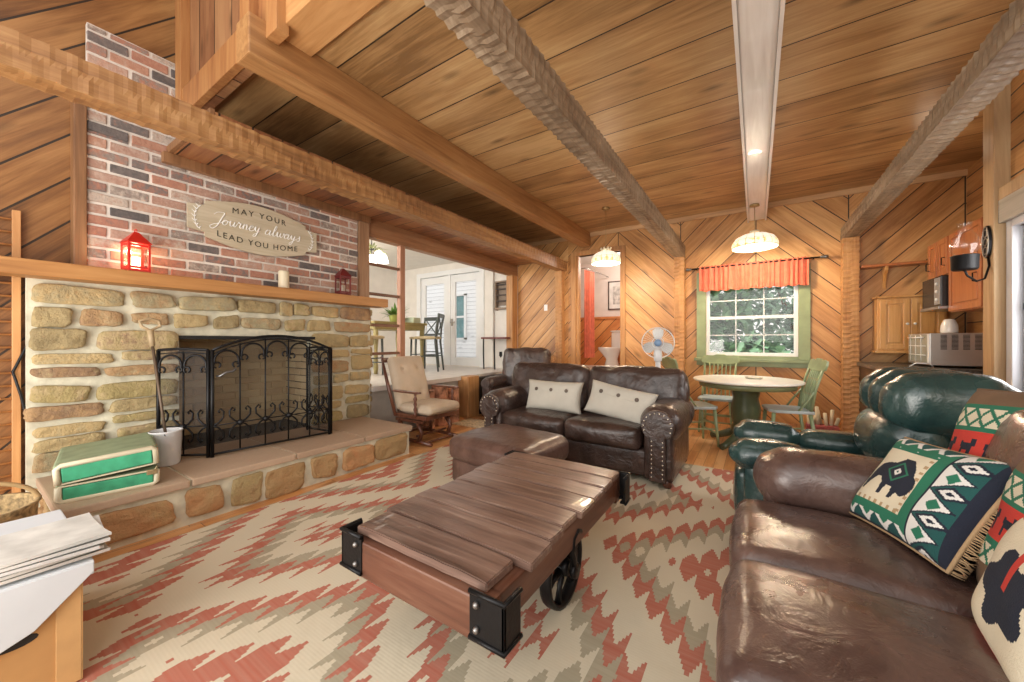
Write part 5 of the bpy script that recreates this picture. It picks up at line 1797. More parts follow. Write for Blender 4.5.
o = m.done('white_sideboard', M_white); tag(o, 'white sideboard against the far dining room wall', 'sideboard')
# logs at the platform front
M_bark = plain('split_wood', (0.36, 0.17, 0.10), 0.9, var=0.35, nscale=14, bump=1.0, bscale=30)
rnd = random.Random(6)
for i, (y, h, r_, lab) in enumerate(((3.62, 0.52, 0.11, 'rough reddish log standing nearest the stone corner behind the glider'), (3.86, 0.56, 0.12, 'rough reddish log standing between two others by the platform'), (4.12, 0.50, 0.11, 'rough reddish log standing next to the wooden platform post'))):
    t = bmesh.new(); bmesh.ops.create_cone(t, cap_ends=True, segments=28, radius1=r_, radius2=r_ * 0.92, depth=h)
    for v in t.verts:
        k = 1 + 0.12 * noise.noise(Vector((v.co.x * 20, v.co.y * 20, i))); v.co.x *= k; v.co.y *= k; v.co.z += h / 2
    m = MB(); m.add(t); o = m.done('firewood_log', M_bark, None, loc=(-3.80 + r_ * 0.1, y, 0)); tag(o, lab, 'log', 'logs by the platform')
# small table with basket in the corner behind the armchair
stb = thing('side_table', 'small brown side table in the corner behind the leather armchair', 'side table', (-3.05, 5.85, 0))
m = MB(); m.lathe([(0, 0.76), (0.17, 0.76), (0.175, 0.775), (0.17, 0.79), (0, 0.79)], seg=24); m.done('tabletop', M_maple, stb)
for k in range(3):
    a = 2 * PI * k / 3
    m = MB(); m.tube([(0.15 * math.cos(a), 0.15 * math.sin(a), 0), (0.09 * math.cos(a), 0.09 * math.sin(a), 0.76)], 0.014, 8); m.done('leg', M_maple, stb)
m = MB(); m.lathe([(0, 0), (0.07, 0), (0.085, 0.06), (0.08, 0.14), (0.07, 0.15), (0.06, 0.13), (0, 0.12)], seg=20)
o = m.done('small_basket', plain('dark_wicker', (0.34, 0.18, 0.08), 0.8, var=0.3, nscale=50, bump=1, bscale=120), None, loc=(-3.03, 5.84, 0.791)); tag(o, 'small round brown wicker basket behind the leather armchair', 'basket')
# light switch
sw_ = thing('light_switch', 'white double light switch on the diagonal board wall by the opening', 'light switch', (-3.32, 6.193, 1.83))
m = MB(); m.box(-0.035, 0.035, -0.002, 0.006, -0.058, 0.058, 0.003); m.done('plate', M_trimw, sw_)
m = MB(); m.box(-0.02, 0.02, -0.007, 0.0, -0.02, 0.02, 0.002); m.done('toggle', M_trimw, sw_)

# ------------------------------------------------------------------ bathroom
M_por = plain('porcelain', (0.78, 0.76, 0.72), 0.15, var=0.01, coat=0.5)
to = thing('toilet', 'white toilet seen through the bathroom doorway', 'toilet', (-2.52, 7.62, PZ), R(-35))
m = MB(); m.soft((0, 0.22, 0.57), (0.42, 0.18, 0.36), 0.03, n=8); m.done('tank', M_por, to)
m = MB(); m.soft((0, 0.22, 0.765), (0.45, 0.2, 0.035), 0.015, n=6); m.done('tank_lid', M_por, to)
m = MB()
t = bmesh.new()
n = 24; rings = []
for (sx, sy, cy, z) in ((0.10, 0.16, 0.0, 0.0), (0.10, 0.17, 0.0, 0.05), (0.085, 0.13, 0.0, 0.18), (0.14, 0.2, -0.03, 0.30), (0.185, 0.25, -0.06, 0.385), (0.19, 0.255, -0.06, 0.40)):
    rings.append([t.verts.new((sx * math.cos(2 * PI * k / n), cy + sy * math.sin(2 * PI * k / n), z)) for k in range(n)])
for A, B in zip(rings, rings[1:]):
    for k in range(n): t.faces.new((A[k], A[(k + 1) % n], B[(k + 1) % n], B[k])).smooth = True
t.faces.new(rings[-1]); t.faces.new(rings[0][::-1])
m.add(t); m.done('bowl', M_por, to)
m = MB(); m.prism([(0.195 * math.cos(2 * PI * k / 28), -0.05 + 0.26 * math.sin(2 * PI * k / 28)) for k in range(28)], 0.40, 0.43, 'xy', 0.008); m.done('seat_lid', M_por, to)
def curtain(mb, P0, P1, z0, z1, amp, folds, ny=60, nz=14, gather=0.0, hem=0.0, fr=None):
    P0, P1 = Vector(P0), Vector(P1)
    d = (P1 - P0); L = d.length; d.normalize(); nr = Vector((d.y, -d.x))
    g = []
    for j in range(nz + 1):
        f = j / nz
        row = []
        for i in range(ny + 1):
            u = i / ny
            ph = 2 * PI * folds * (u + 0.01 * math.sin(9 * u * PI))
            a = amp * (0.55 + 0.45 * f + gather * (1 - f)) * (math.sin(ph) + 0.35 * math.sin(ph * 2.3 + 1 + f))
            z = z1 + (z0 - z1) * f + (hem * math.sin(ph * 0.5) if j == nz else 0)
            if fr and j < 3: z += 0.006 * math.sin(ph * 1.7)
            p = P0 + d * (L * u)
            row.append(mb.bm.verts.new((p.x + nr.x * a, p.y + nr.y * a, z)))
        g.append(row)
    for j in range(nz):
        for i in range(ny):
            mb.bm.faces.new((g[j][i], g[j][i + 1], g[j + 1][i + 1], g[j + 1][i])).smooth = True
M_redcl = plain('coral_cloth', (0.66, 0.17, 0.10), 0.85, var=0.08, nscale=12, bump=0.3, bscale=200)
m = MB(); curtain(m, (-2.86, 6.95), (-2.80, 7.35), PZ + 0.22, 2.62, 0.03, 6)
o = m.done('shower_curtain', M_redcl); tag(o, 'long coral red curtain hanging inside the bathroom doorway', 'curtain')
m = MB(); m.tube([(-3.58, 6.93, 2.64), (-2.83, 6.9, 2.64), (-2.78, 7.1, 2.64), (-2.78, 8.16, 2.64)], 0.011, 8)
tag(m.done('curtain_rail', plain('steel', (0.5, 0.48, 0.45), 0.25, 0.9)), 'steel shower rail above the coral curtain', 'curtain rail')
pf = thing('framed_picture', 'dark framed pale print on the bathroom wall above the toilet', 'picture', (-2.55, 8.18, 2.22))
m = MB()
for a0, a1, b0, b1 in ((-0.24, -0.215, -0.32, 0.32), (0.215, 0.24, -0.32, 0.32), (-0.24, 0.24, -0.32, -0.295), (-0.24, 0.24, 0.295, 0.32)): m.box(a0, a1, -0.012, 0.012, b0, b1, 0.003)
m.done('frame', plain('dark_frame', (0.08, 0.05, 0.04), 0.4), pf)
m = MB(); m.box(-0.22, 0.22, -0.002, 0.01, -0.30, 0.30); m.done('mat_board', plain('mat_board', (0.68, 0.64, 0.60), 0.8), pf)
m = MB(); m.box(-0.13, 0.13, -0.004, 0.0, -0.2, 0.2); m.done('print', plain('faded_print', (0.5, 0.46, 0.42), 0.8, var=0.25, nscale=12), pf)

# ------------------------------------------------------------------ lamps
def tiffany(name, label, loc, r, top_z, crown=True):
    t = thing(name, label, 'pendant lamp', loc, 0, 'glass pendant lamps')
    def smat():
        if 'tiff' in _m: return _m['tiff']
        m, nt, b = mat_new('leaded_glass')
        q = NT(nt)
        x, y, z = q.sep(q.coord())
        a = q.math('ARCTAN2', y, x)
        fa = q.math('FRACT', q.math('MULTIPLY', a, 16 / (2 * PI)))
        lead = q.math('MAXIMUM', q.math('LESS_THAN', fa, 0.06), q.math('LESS_THAN', q.math('FRACT', q.math('ADD', q.math('MULTIPLY', z, 13.0), 0.15)), 0.06))
        vor = q.n('ShaderNodeTexVoronoi'); vor.inputs['Scale'].default_value = 26
        q.put(vor.inputs['Vector'], q.coord())
        band = q.math('MULTIPLY', q.math('LESS_THAN', z, -0.02), q.math('GREATER_THAN', z, -0.085))
        cc = q.ramp(q.white(vor.outputs['Position']), [(0, (1, 0.9, 0.66)), (0.55, (1, 0.88, 0.62)), (0.75, (0.85, 0.62, 0.25)), (0.88, (0.7, 0.78, 0.5)), (1, (0.95, 0.5, 0.35))], 'CONSTANT')
        c = q.mix(band, (1.0, 0.92, 0.74), cc)
        c = q.mix(lead, c, (0.25, 0.18, 0.1))
        q.put(b.inputs['Base Color'], c)
        q.put(b.inputs['Emission Color'], c)
        q.put(b.inputs['Emission Strength'], q.math('SUBTRACT', 0.62, q.math('MULTIPLY', lead, 0.5)))
        b.inputs['Roughness'].default_value = 0.3
        _m['tiff'] = m
        return m
    m = MB()
    pr_ = [(0.05, 0.085), (r * 0.55, 0.065), (r * 0.82, 0.03), (r * 0.96, -0.02), (r, -0.06), (r * 0.97, -0.095)]
    m.lathe(pr_ + [(a - 0.004, b) for a, b in pr_[::-1]], seg=48)
    m.done('glass_shade', smat(), t)
    m = MB()
    if crown:
        for k in range(8):
            a = 2 * PI * k / 8
            m.tube([(0.05 * math.cos(a), 0.05 * math.sin(a), 0.085), (0.075 * math.cos(a), 0.075 * math.sin(a), 0.13)], [0.016, 0.012], 6)
    m.lathe([(0, 0.12), (0.05, 0.115), (0.055, 0.085), (0.0, 0.085)], seg=20)
    m.done('crown', plain('cream_glass', (0.8, 0.7, 0.5), 0.4), t)
    m = MB(); m.tube([(0, 0, 0.11), (0, 0, top_z - loc[2])], 0.003, 6); m.lathe([(0, 0), (0.055, 0), (0.05, 0.02), (0, 0.02)], (0, 0, top_z - loc[2] - 0.021), 18); m.done('chain', plain('antique_brass', (0.4, 0.3, 0.14), 0.35, 0.8), t)
    m = MB(); m.lathe([(0, -0.05), (0.025, -0.04), (0.03, -0.01), (0.015, 0.03), (0, 0.03)], seg=14); m.done('bulb', glow('warm_bulb', (1, 0.85, 0.6), 3), t)
    light(name + '_light', 'POINT', (loc[0], loc[1], loc[2] - 0.13), 38, WARM, 0.09)
tiffany('pendant_lamp', 'glowing leaded glass pendant lamp hanging under the white beam before the window', (-0.015, 5.45, 2.44), 0.245, 2.88, False)
tiffany('pendant_lamp', 'glowing glass pendant lamp in front of the bathroom doorway', (-1.79, 5.15, 2.40), 0.205, 3.10)

def sconce():
    t = thing('oil_lamp_sconce', 'black iron wall lamp with clear glass chimney on the right-hand post', 'wall lamp', (1.28, 4.10, 1.72))
    m = MB(); m.lathe([(0, 0), (0.06, 0), (0.068, 0.01), (0.07, 0.10), (0.074, 0.105), (0.066, 0.11), (0, 0.105)], seg=28); m.done('lamp_font', M_black, t)
    m = MB()
    pr_ = [(0.052, 0.11), (0.056, 0.12), (0.078, 0.155), (0.083, 0.185), (0.073, 0.225), (0.046, 0.27), (0.035, 0.30), (0.036, 0.335), (0.043, 0.35)]
    m.lathe(pr_ + [(a - 0.003, b) for a, b in pr_[::-1]], seg=32, closed=True); m.done('glass_chimney', M_glass, t)
    m = MB(); m.tube([(0, 0, 0.0), (0.02, 0.02, -0.04), (0.09, 0.1, -0.075), (0.16, 0.19, -0.05), (0.195, 0.23, 0.05), (0.19, 0.24, 0.14)], 0.007, 8); m.done('arm', M_black, t)
    m = MB()
    el = [(0.25 + 0.055 * math.cos(a), 0.235 + 0.125 * math.sin(a)) for a in [2 * PI * k / 32 for k in range(32)]]
    m.prism(el, 0.186, 0.198, 'yz', 0.002)
    bp_ = m.done('back_plate', M_black, t)
    m = MB()
    m.tube([(0.182, 0.25 + 0.048 * math.cos(a), 0.235 + 0.115 * math.sin(a)) for a in [2 * PI * k / 28 for k in range(28)]], 0.004, 6, closed=True)
    for zz in (0.17, 0.235, 0.30):
        m.tube([(0.182, 0.25 + 0.028 * math.cos(a), zz + 0.028 * math.sin(a)) for a in [2 * PI * k / 16 for k in range(16)]], 0.003, 6, closed=True)
    m.done('filigree', plain('tarnished_silver', (0.35, 0.33, 0.3), 0.4, 0.8), bp_)
sconce()

# ------------------------------------------------------------------ window valance
vl = thing('window_valance', 'gathered coral red valance over the window', 'valance', (0, 0, 0))
m = MB(); curtain(m, (-0.70, YB - 0.105), (0.57, YB - 0.105), 1.93, 2.295, 0.014, 20, 240, 16, 0.5, 0.008, True); m.done('cloth', M_redcl, vl)
rd = thing('curtain_rod', 'dark curtain rod with wooden finials above the window', 'curtain rod', (0, 0, 0))
m = MB(); m.tube([(-0.80, YB - 0.105, 2.27), (0.68, YB - 0.105, 2.27)], 0.010, 8); m.done('rod', M_black, rd)
for s, x in ((-1, -0.80), (1, 0.68)):
    m = MB(); m.lathe([(0, 0), (0.014, 0.005), (0.02, 0.02), (0.012, 0.035), (0.024, 0.05), (0.022, 0.07), (0.01, 0.085), (0, 0.09)], seg=14, M=T(x, YB - 0.105, 2.27) @ Rot(R(90 * s), 'Y')); m.done('finial', M_bun if False else plain('pewter', (0.2, 0.2, 0.2), 0.35, 0.9), rd)
    m = MB(); m.tube([(x - s * 0.06, YB - 0.10, 2.262), (x - s * 0.06, YB, 2.262)], 0.007, 6); m.done('bracket', M_black, rd)

# ------------------------------------------------------------------ pedestal fan
fn = thing('pedestal_fan', 'white pedestal fan with round wire cage behind the loveseat', 'fan', (-0.93, 4.42, 0), R(12))
M_fan = plain('fan_white', (0.75, 0.77, 0.78), 0.35, var=0.02)
m = MB(); m.lathe([(0, 0), (0.2, 0), (0.2, 0.012), (0.06, 0.035), (0.035, 0.06), (0, 0.06)], seg=32); m.done('base', M_fan, fn)
m = MB(); m.tube([(0, 0, 0.04), (0, 0, 0.78)], 0.018, 10); m.tube([(0, 0, 0.76), (0, 0, 0.98)], [0.036, 0.026], 12); m.done('pole', M_fan, fn)
FM = T(0, 0, 1.18)
m = MB(); m.soft((0, 0.05, 1.15), (0.11, 0.17, 0.12), 0.05, n=6); m.soft((0, 0.0, 1.04), (0.09, 0.09, 0.15), 0.03, n=6); m.done('motor_housing', M_fan, fn)
m = MB()
Rr = 0.172
for rr_, yy in ((Rr, -0.04), (Rr * 0.99, -0.09), (Rr * 0.35, -0.115), (Rr * 0.99, 0.01)):
    m.tube([(rr_ * math.cos(a), yy, 1.18 + rr_ * math.sin(a)) for a in [2 * PI * k / 40 for k in range(40)]], 0.004, 5, closed=True)
for k in range(36):
    a = 2 * PI * k / 36
    m.tube([(Rr * q * math.cos(a), y, 1.18 + Rr * q * math.sin(a)) for q, y in ((0.2, -0.117), (0.6, -0.11), (0.99, -0.09), (1.0, -0.04), (0.99, 0.01), (0.3, 0.02))], 0.0011, 3, cap=False)
m.done('cage', M_fan, fn)
m = MB(); m.lathe([(0, 0), (0.04, 0), (0.04, 0.012), (0, 0.016)], seg=20, M=T(0, -0.113, 1.18) @ Rot(R(90), 'X')); m.done('badge', plain('fan_blue', (0.2, 0.32, 0.5), 0.3), fn)
M_bl = plain('smoky_blade', (0.62, 0.62, 0.60), 0.25)
for k in range(3):
    a = 2 * PI * k / 3 + R(90)
    t = bmesh.new()
    out = [(0.03, -0.02), (0.08, -0.055), (0.14, -0.06), (0.165, -0.02), (0.165, 0.03), (0.13, 0.06), (0.07, 0.045), (0.03, 0.02)]
    vv = [t.verts.new((x, -0.045 + 0.25 * y, y)) for x, y in out] ; vb = [t.verts.new((x, -0.042 + 0.25 * y, y)) for x, y in out]
    t.faces.new(vv); t.faces.new(vb[::-1])
    for i in range(8): t.faces.new((vv[i], vb[i], vb[(i + 1) % 8], vv[(i + 1) % 8]))
    m = MB(); m.add(t, FM @ Rot(-a, 'Y')); m.done('blade', M_bl, fn)

# ------------------------------------------------------------------ green pedestal table and chairs
M_ptop = plain('cream_tabletop', (0.80, 0.78, 0.70), 0.3, var=0.02)
M_gchair = plain('sage_green_paint', (0.24, 0.30, 0.16), 0.4, var=0.1, coat=0.1)
M_dgreen = plain('dark_green_paint', (0.06, 0.075, 0.035), 0.35, var=0.15, coat=0.2)
pt = thing('pedestal_table', 'round table with cream top and dark green pedestal under the window', 'table', (-0.10, 5.02, 0))
m = MB(); m.lathe([(0, 0.735), (0.525, 0.735), (0.54, 0.745), (0.54, 0.757), (0.53, 0.765), (0, 0.765)], seg=56); m.done('tabletop', M_ptop, pt)
m = MB(); m.lathe([(0, 0.675), (0.47, 0.675), (0.485, 0.735), (0, 0.735)], seg=48); m.done('apron', plain('olive_apron', (0.15, 0.17, 0.08), 0.4), pt)
m = MB(); m.lathe([(0, 0.1), (0.11, 0.1), (0.15, 0.14), (0.145, 0.22), (0.12, 0.25), (0.14, 0.30), (0.15, 0.42), (0.125, 0.55), (0.14, 0.6), (0.14, 0.66), (0, 0.66)], seg=10); m.done('pedestal', M_dgreen, pt)
for k in range(4):
    a = PI / 4 + PI / 2 * k + 0.25
    m = MB(); m.tube([(0.08 * math.cos(a), 0.08 * math.sin(a), 0.16), (0.22 * math.cos(a), 0.22 * math.sin(a), 0.10), (0.36 * math.cos(a), 0.36 * math.sin(a), 0.045), (0.42 * math.cos(a), 0.42 * math.sin(a), 0.035)], [0.055, 0.045, 0.035, 0.034], 10); m.done('foot', M_dgreen, pt)
m = MB(); m.lathe([(0, 0), (0.07, 0), (0.09, 0.012), (0.085, 0.02), (0.05, 0.025), (0, 0.026)], seg=20)
o = m.done('serving_dish', plain('stone_dish', (0.5, 0.46, 0.36), 0.5), None, loc=(-0.02, 5.1, 0.766)); tag(o, 'small flat beige dish on the round cream table', 'dish')

def press_chair(label, loc, rz, first=None):
    if first is not None:
        return dup(first, loc, rz, label)
    t = thing('pressback_chair', label, 'chair', loc, rz, 'green wooden chairs around the round table')
    m = MB(); m.prism([(-0.19, 0.19), (-0.21, 0.0), (-0.21, -0.16), (-0.15, -0.21), (0.15, -0.21), (0.21, -0.16), (0.21, 0.0), (0.19, 0.19)], 0.425, 0.458, 'xy', 0.008); m.done('seat', plain('blue_grey_seat', (0.36, 0.42, 0.42), 0.35, var=0.08, coat=0.2), t)
    for s in (-1, 1):
        m = MB(); m.tube([(s * 0.19, -0.2, 0), (s * 0.165, -0.165, 0.43)], [0.013, 0.02], 10); m.done('leg', M_gchair, t)
        m = MB(); m.tube([(s * 0.19, 0.22, 0), (s * 0.155, 0.16, 0.43)], [0.013, 0.02], 10); m.done('leg', M_gchair, t)
        m = MB(); m.tube([(s * 0.178, -0.185, 0.2), (s * 0.175, 0.195, 0.2)], 0.009, 8); m.done('stretcher', M_gchair, t)
        m = MB(); m.tube([(s * 0.175, 0.16, 0.45), (s * 0.185, 0.20, 0.7), (s * 0.19, 0.26, 0.90)], [0.017, 0.015, 0.013], 10); m.done('back_post', M_gchair, t)
        m = MB(); m.tube([(s * 0.19, 0.05, 0.458), (s * 0.195, 0.12, 0.56), (s * 0.185, 0.19, 0.66)], 0.011, 8); m.done('side_brace', M_gchair, t)
    for y, z in ((-0.185, 0.25), (-0.19, 0.15), (0.19, 0.17)):
        m = MB(); m.tube([(-0.175, y, z), (0.175, y, z)], 0.010, 8); m.done('stretcher', M_gchair, t)
    m = MB()
    crest = [(-0.22, 0.0), (-0.235, 0.05), (-0.22, 0.10), (-0.16, 0.115), (-0.10, 0.10), (-0.05, 0.125), (0.05, 0.125), (0.10, 0.10), (0.16, 0.115), (0.22, 0.10), (0.235, 0.05), (0.22, 0.0), (0.1, -0.012), (-0.1, -0.012)]
    m.prism(crest, -0.011, 0.011, 'xz', 0.003, M=T(0, 0.265, 0.89) @ Rot(R(-14), 'X')); m.done('crest_rail', M_gchair, t)
    for i in range(6):
        x = -0.125 + 0.05 * i
        m = MB()
        n_ = 13
        pts = [(x, 0.165 + 0.10 * (k / n_) ** 1.3, 0.458 + 0.435 * k / n_) for k in range(n_ + 1)]
        m.tube(pts, [0.006 + 0.0045 * abs(math.sin(k * 1.25)) for k in range(n_ + 1)], 7); m.done('spindle', M_gchair, t)
    return t
c1 = press_chair('green pressback chair facing the room, behind the left side of the round table', (-0.43, 5.62, 0), R(-3))
press_chair('green pressback chair at the left of the round table next to the loveseat arm', (-0.62, 4.84, 0), R(120), c1)
press_chair('green pressback chair at the right of the round table, turned side on', (0.29, 5.12, 0), R(-78), c1)
bs = thing('magazine_basket', 'dark red basket of rolled papers on the floor beside the hewn post', 'basket', (0.66, 5.72, 0))
m = MB(); m.box(-0.15, 0.15, -0.10, 0.10, 0.0, 0.20, 0.02); m.done('basket_body', plain('red_basket', (0.22, 0.03, 0.025), 0.7, var=0.2, nscale=40, bump=0.8, bscale=100), bs)
rnd = random.Random(10)
for i in range(7):
    x, y = -0.12 + 0.04 * i, rnd.uniform(-.06, .06)
    m = MB(); m.tube([(x, y, 0.15), (x + rnd.uniform(-.04, .04), y + rnd.uniform(-.03, .03), rnd.uniform(0.28, 0.42))], 0.018, 8)
    o = m.done('rolled_paper', plain('cream_roll', (0.6, 0.5, 0.33), 0.8, var=0.15), None, loc=(0.66, 5.72, 0.0)); tag(o, 'cream rolled paper standing in the red basket', 'rolled paper', 'rolled papers in the red basket')

# ------------------------------------------------------------------ kitchen corner
M_pine = timber('pine_cabinet', [(0.45, 0.21, 0.06), (0.62, 0.32, 0.10), (0.74, 0.43, 0.17)], 2, 0.35, coat=0.2)
M_cherry = timber('cherry_cabinet', [(0.30, 0.085, 0.025), (0.45, 0.15, 0.045), (0.54, 0.21, 0.07)], 2, 0.35, coat=0.3)
def cab_door(par, x0, x1, z0, z1, y, mat, knobx, axis='y'):
    # a framed door facing -y (or -x when axis is x; then x means y)
    def B(m, a0, a1, d0, d1, b0, b1, bev=0.003):
        if axis == 'y': m.box(a0, a1, d0, d1, b0, b1, bev)
        else: m.box(d0, d1, a0, a1, b0, b1, bev)
    m = MB(); f = 0.05
    B(m, x0, x0 + f, y - 0.02, y, z0, z1); B(m, x1 - f, x1, y - 0.02, y, z0, z1); B(m, x0 + f, x1 - f, y - 0.02, y, z0, z0 + f); B(m, x0 + f, x1 - f, y - 0.02, y, z1 - f, z1)
    B(m, x0 + f, x1 - f, y - 0.01, y, z0 + f, z1 - f, 0)
    B(m, x0 + f + 0.02, x1 - f - 0.02, y - 0.018, y - 0.008, z0 + f + 0.02, z1 - f - 0.02, 0.006)
    d = m.done('door', mat, par)
    m = MB(); zk = z0 + (z1 - z0) * 0.35
    if axis == 'y': m.lathe([(0, 0), (0.007, 0), (0.007, 0.015), (0.014, 0.02), (0.012, 0.03), (0, 0.032)], seg=12, M=T(knobx, y - 0.02, (z0 + z1) / 2) @ Rot(R(90), 'X')); m.done('knob', plain('white_knob', (0.8, 0.78, 0.72), 0.3), d)
    else: m.tube([(y - 0.02, knobx, zk - 0.04), (y - 0.045, knobx, zk - 0.035), (y - 0.045, knobx, zk + 0.035), (y - 0.02, knobx, zk + 0.04)], 0.005, 6); m.done('handle', M_black, d)
pc = thing('pine_cabinet', 'light pine two-door cabinet hung low on the kitchen back wall', 'cabinet', (0, 0, 0))
m = MB(); m.box(1.19, 1.74, 5.99, YB - 0.002, 1.09, 1.70, 0.004); m.box(1.17, 1.76, 5.95, YB - 0.002, 1.06, 1.09, 0.004); m.box(1.17, 1.76, 5.96, YB - 0.002, 1.70, 1.72, 0.004); m.done('body', M_pine, pc)
cab_door(pc, 1.21, 1.455, 1.11, 1.68, 5.99, M_pine, 1.43); cab_door(pc, 1.465, 1.72, 1.11, 1.68, 5.99, M_pine, 1.49)
ws = thing('wall_shelf', 'narrow wooden wall shelf on a curved bracket above the pine cabinet', 'shelf', (0, 0, 0))
m = MB(); m.box(1.06, 1.90, 6.03, YB - 0.002, 2.08, 2.11, 0.005); m.done('board', M_cherry, ws)
m = MB(); m.prism([(YB - 0.002, 2.08), (YB - 0.002, 1.84), (YB - 0.03, 1.83), (YB - 0.05, 1.92), (YB - 0.09, 1.99), (YB - 0.14, 2.03), (YB - 0.15, 2.08)], 1.27, 1.30, 'yz', 0.003); m.done('bracket', M_pine, ws)
wc = thing('wall_cabinet', 'reddish wooden wall cabinet with black pulls behind the right-hand post', 'cabinet', (0, 0, 0))
m = MB(); m.box(1.60, 1.948, 4.75, 5.42, 1.48, 2.25, 0.004); m.box(1.60, 1.948, 5.42, 5.94, 1.86, 2.25, 0.004); m.done('body', M_cherry, wc)
cab_door(wc, 4.77, 5.40, 1.49, 2.24, 1.60, M_cherry, 4.84, 'x'); cab_door(wc, 5.43, 5.67, 1.87, 2.24, 1.60, M_cherry, 5.48, 'x'); cab_door(wc, 5.69, 5.93, 1.87, 2.24, 1.60, M_cherry, 5.88, 'x')
hd = thing('range_hood', 'black and steel microwave hood under the short wall cabinets', 'range hood', (0, 0, 0))
m = MB(); m.box(1.54, 1.948, 5.43, 5.93, 1.55, 1.855, 0.006); m.done('housing', plain('black_enamel', (0.02, 0.02, 0.02), 0.25), hd)
m = MB(); m.box(1.52, 1.945, 5.42, 5.93, 1.52, 1.55, 0.003); m.done('steel_lip', plain('brushed_steel', (0.42, 0.41, 0.39), 0.35, 0.7), hd)
m = MB(); m.box(1.533, 1.541, 5.44, 5.58, 1.57, 1.84, 0.002); hp = m.done('control_panel', plain('panel_grey', (0.3, 0.3, 0.3), 0.3), hd)
for i in range(3):
    m = MB(); m.lathe([(0, 0), (0.016, 0), (0.014, 0.012), (0, 0.012)], seg=14, M=T(1.533, 5.51, 1.62 + i * 0.08) @ Rot(R(-90), 'Y')); m.done('knob', M_trimw, hp)
kc = thing('kitchen_counter', 'dark counter unit in the kitchen corner behind the green recliner', 'counter', (0, 0, 0))
m = MB(); m.box(1.05, 1.945, 5.05, 6.165, 0, 0.90, 0.004); m.done('base_cabinet', plain('dark_walnut', (0.07, 0.035, 0.02), 0.4), kc)
m = MB(); m.box(1.02, 1.948, 5.0, 6.168, 0.90, 0.945, 0.008); m.done('worktop', plain('dark_worktop', (0.09, 0.085, 0.075), 0.25, var=0.3, nscale=60), kc)
ov = thing('countertop_oven', 'steel countertop oven with vent slots on the dark counter', 'oven', (0, 0, 0))
M_steel = plain('oven_steel', (0.50, 0.47, 0.43), 0.35, 0.6, var=0.04)
m = MB(); m.box(1.40, 1.90, 5.2, 5.8, 0.965, 1.275, 0.006); m.done('housing', M_steel, ov)
for i in range(6):
    m = MB()
    x = 1.47 + 0.072 * i
    for z in [1.12 + 0.012 * k for k in range(12)]: m.box(x, x + 0.042, 5.196, 5.201, z, z + 0.006)
    m.done('vent', M_dark, ov)
m = MB(); m.box(1.396, 1.401, 5.26, 5.76, 0.99, 1.26, 0.002); dr = m.done('door', plain('oven_glass', (0.32, 0.33, 0.27), 0.1), ov)
m = MB(); m.tube([(1.38, 5.3, 1.235), (1.38, 5.72, 1.235)], 0.007, 6)
for z in (1.06, 1.15): m.tube([(1.392, 5.28, z), (1.392, 5.74, z)], 0.004, 6)
for y in (5.4, 5.55, 5.7): m.tube([(1.392, y, 0.99), (1.392, y, 1.26)], 0.003, 6)
m.done('door_rack', M_trimw, dr)
m = MB(); m.box(1.394, 1.403, 5.203, 5.245, 0.98, 1.265, 0.002); m.done('control_strip', M_trimw, ov)
for x in (1.43, 1.86):
    for y in (5.24, 5.76):
        m = MB(); m.lathe([(0, 0), (0.014, 0), (0.014, 0.02), (0, 0.02)], (x, y, 0.9455), 10); m.done('foot', M_dark, ov)
m = MB(); m.lathe([(0, 0), (0.058, 0), (0.062, 0.02), (0.058, 0.08), (0.04, 0.13), (0.03, 0.14), (0, 0.142)], seg=24)
o = m.done('white_pitcher', M_por, None, loc=(1.60, 5.45, 1.276)); tag(o, 'white rounded pitcher standing on the steel oven', 'pitcher')
m = MB(); m.tube([(1.24, 5.1, 0.953), (1.27, 5.06, 0.99), (1.36, 5.05, 0.99), (1.39, 5.08, 0.953)], 0.006, 8)
tag(m.done('white_hose', M_trimw), 'short white hose looped on the dark counter', 'hose')

# ------------------------------------------------------------------ outdoors
m = MB(); m.box(-14, 12, YB + 0.4, 22, -0.6, -0.5)
struct(m.done('ground', plain('pale_gravel', (0.42, 0.42, 0.38), 0.9, var=0.25, nscale=3)))
def shrub(label, c, rx, rz_, n, seed, mat):
    rnd = random.Random(seed)
    m = MB()
    for i in range(n):
        while True:
            p = Vector((rnd.uniform(-1, 1), rnd.uniform(-1, 1), rnd.uniform(-1, 1)))
            if 0.35 < p.length < 1 + 0.25 * noise.noise(p * 3): break
        q = Vector((p.x * rx, p.y * rx * 0.8, p.z * rz_))
        d = Vector((rnd.uniform(-1, 1), rnd.uniform(-1, 1), rnd.uniform(-1, 0.6)))
        leaf(m, q, d, rnd.uniform(0.2, 0.42), 0.17, 0.04)
    t = thing('garden_shrub', label, 'shrub', c)
    m.done('foliage', mat, t)
    m = MB()
    for k in range(5):
        a = 2 * PI * k / 5
        m.tube([(0.05 * math.cos(a), 0.05 * math.sin(a), -c[2] - 0.5), (0.5 * rx * math.cos(a), 0.4 * rx * math.sin(a), 0.3 * rz_)], [0.05, 0.02], 6)
    m.done('stems', M_postd, t)
ML1 = plain('foliage_a', (0.20, 0.38, 0.22), 0.5, var=0.35, nscale=3)
ML2 = plain('foliage_b', (0.32, 0.48, 0.36), 0.5, var=0.35, nscale=3)
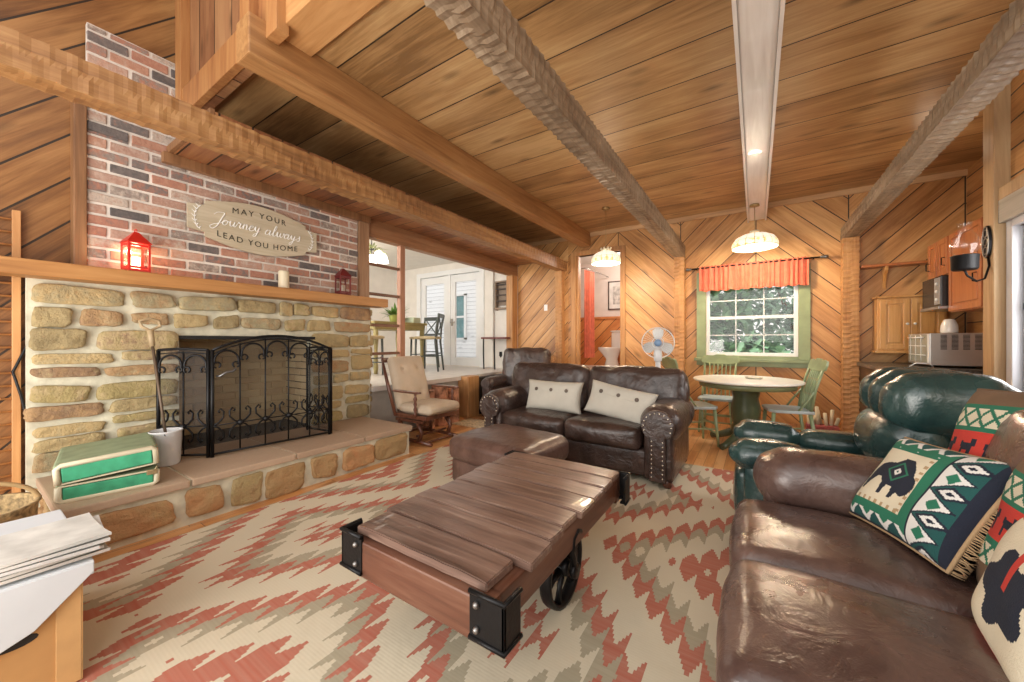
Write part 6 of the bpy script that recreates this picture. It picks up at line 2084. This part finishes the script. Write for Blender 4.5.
shrub('large green tree crown on the left beyond the window', (-1.9, 11.5, 2.2), 1.9, 2.2, 3200, 1, ML1)
shrub('pale green tree crown in the middle beyond the window', (1.6, 15.0, 2.6), 2.8, 3.0, 3600, 2, ML2)
shrub('dark green shrub low beyond the window', (0.0, 9.4, 0.75), 0.6, 0.5, 700, 3, ML1)
shrub('green tree crown on the right beyond the window', (3.9, 11.2, 2.4), 1.6, 2.3, 2000, 4, ML1)
sh_ = thing('garden_shed', 'pale teal garden shed among the trees beyond the window', 'shed', (1.5, 10.2, -0.5))
m = MB(); m.box(-0.45, 0.6, -0.3, 0.5, 0, 1.95, 0.01); m.done('walls', plain('teal_siding', (0.25, 0.48, 0.46), 0.7), sh_)
m = MB(); m.prism([(-0.55, 1.95), (0.07, 2.3), (0.7, 1.95)], -0.4, 0.6, 'xz'); m.done('roof', plain('shed_roof', (0.2, 0.2, 0.2), 0.8), sh_)
wp_ = wall_with_hole('wall_porch', planks('white_siding', [(0.78, 0.8, 0.82), (0.84, 0.86, 0.88), (0.88, 0.9, 0.92)], 0.12, (0, 0, 1), (1, 0, 0), 0.6, gap=0.01, seam=(0.4, 0.42, 0.45)), 'y', 8.7, 8.8, -10.5, -4.2, -0.5, 4.0, [(-8.25, -7.45, 1.3, 2.6)])
m = MB()
m.box(-8.28, -7.42, 8.68, 8.72, 1.92, 1.98); m.box(-8.30, -8.22, 8.66, 8.72, 1.25, 2.65); m.box(-7.48, -7.40, 8.66, 8.72, 1.25, 2.65); m.box(-8.3, -7.4, 8.66, 8.72, 1.24, 1.3); m.box(-8.3, -7.4, 8.66, 8.72, 2.6, 2.66)
w3 = struct(m.done('window_3', M_trimw))
m = MB(); m.box(-8.25, -7.45, 8.74, 8.76, 1.3, 2.6); m.done('pane', plain('dim_teal_glass', (0.12, 0.26, 0.28), 0.08), w3)
m = MB(); m.box(-10, -4, YB + 0.2, 8.7, 0.5, 0.6)
struct(m.done('ground_porch', plain('porch_boards', (0.6, 0.6, 0.6), 0.6)))
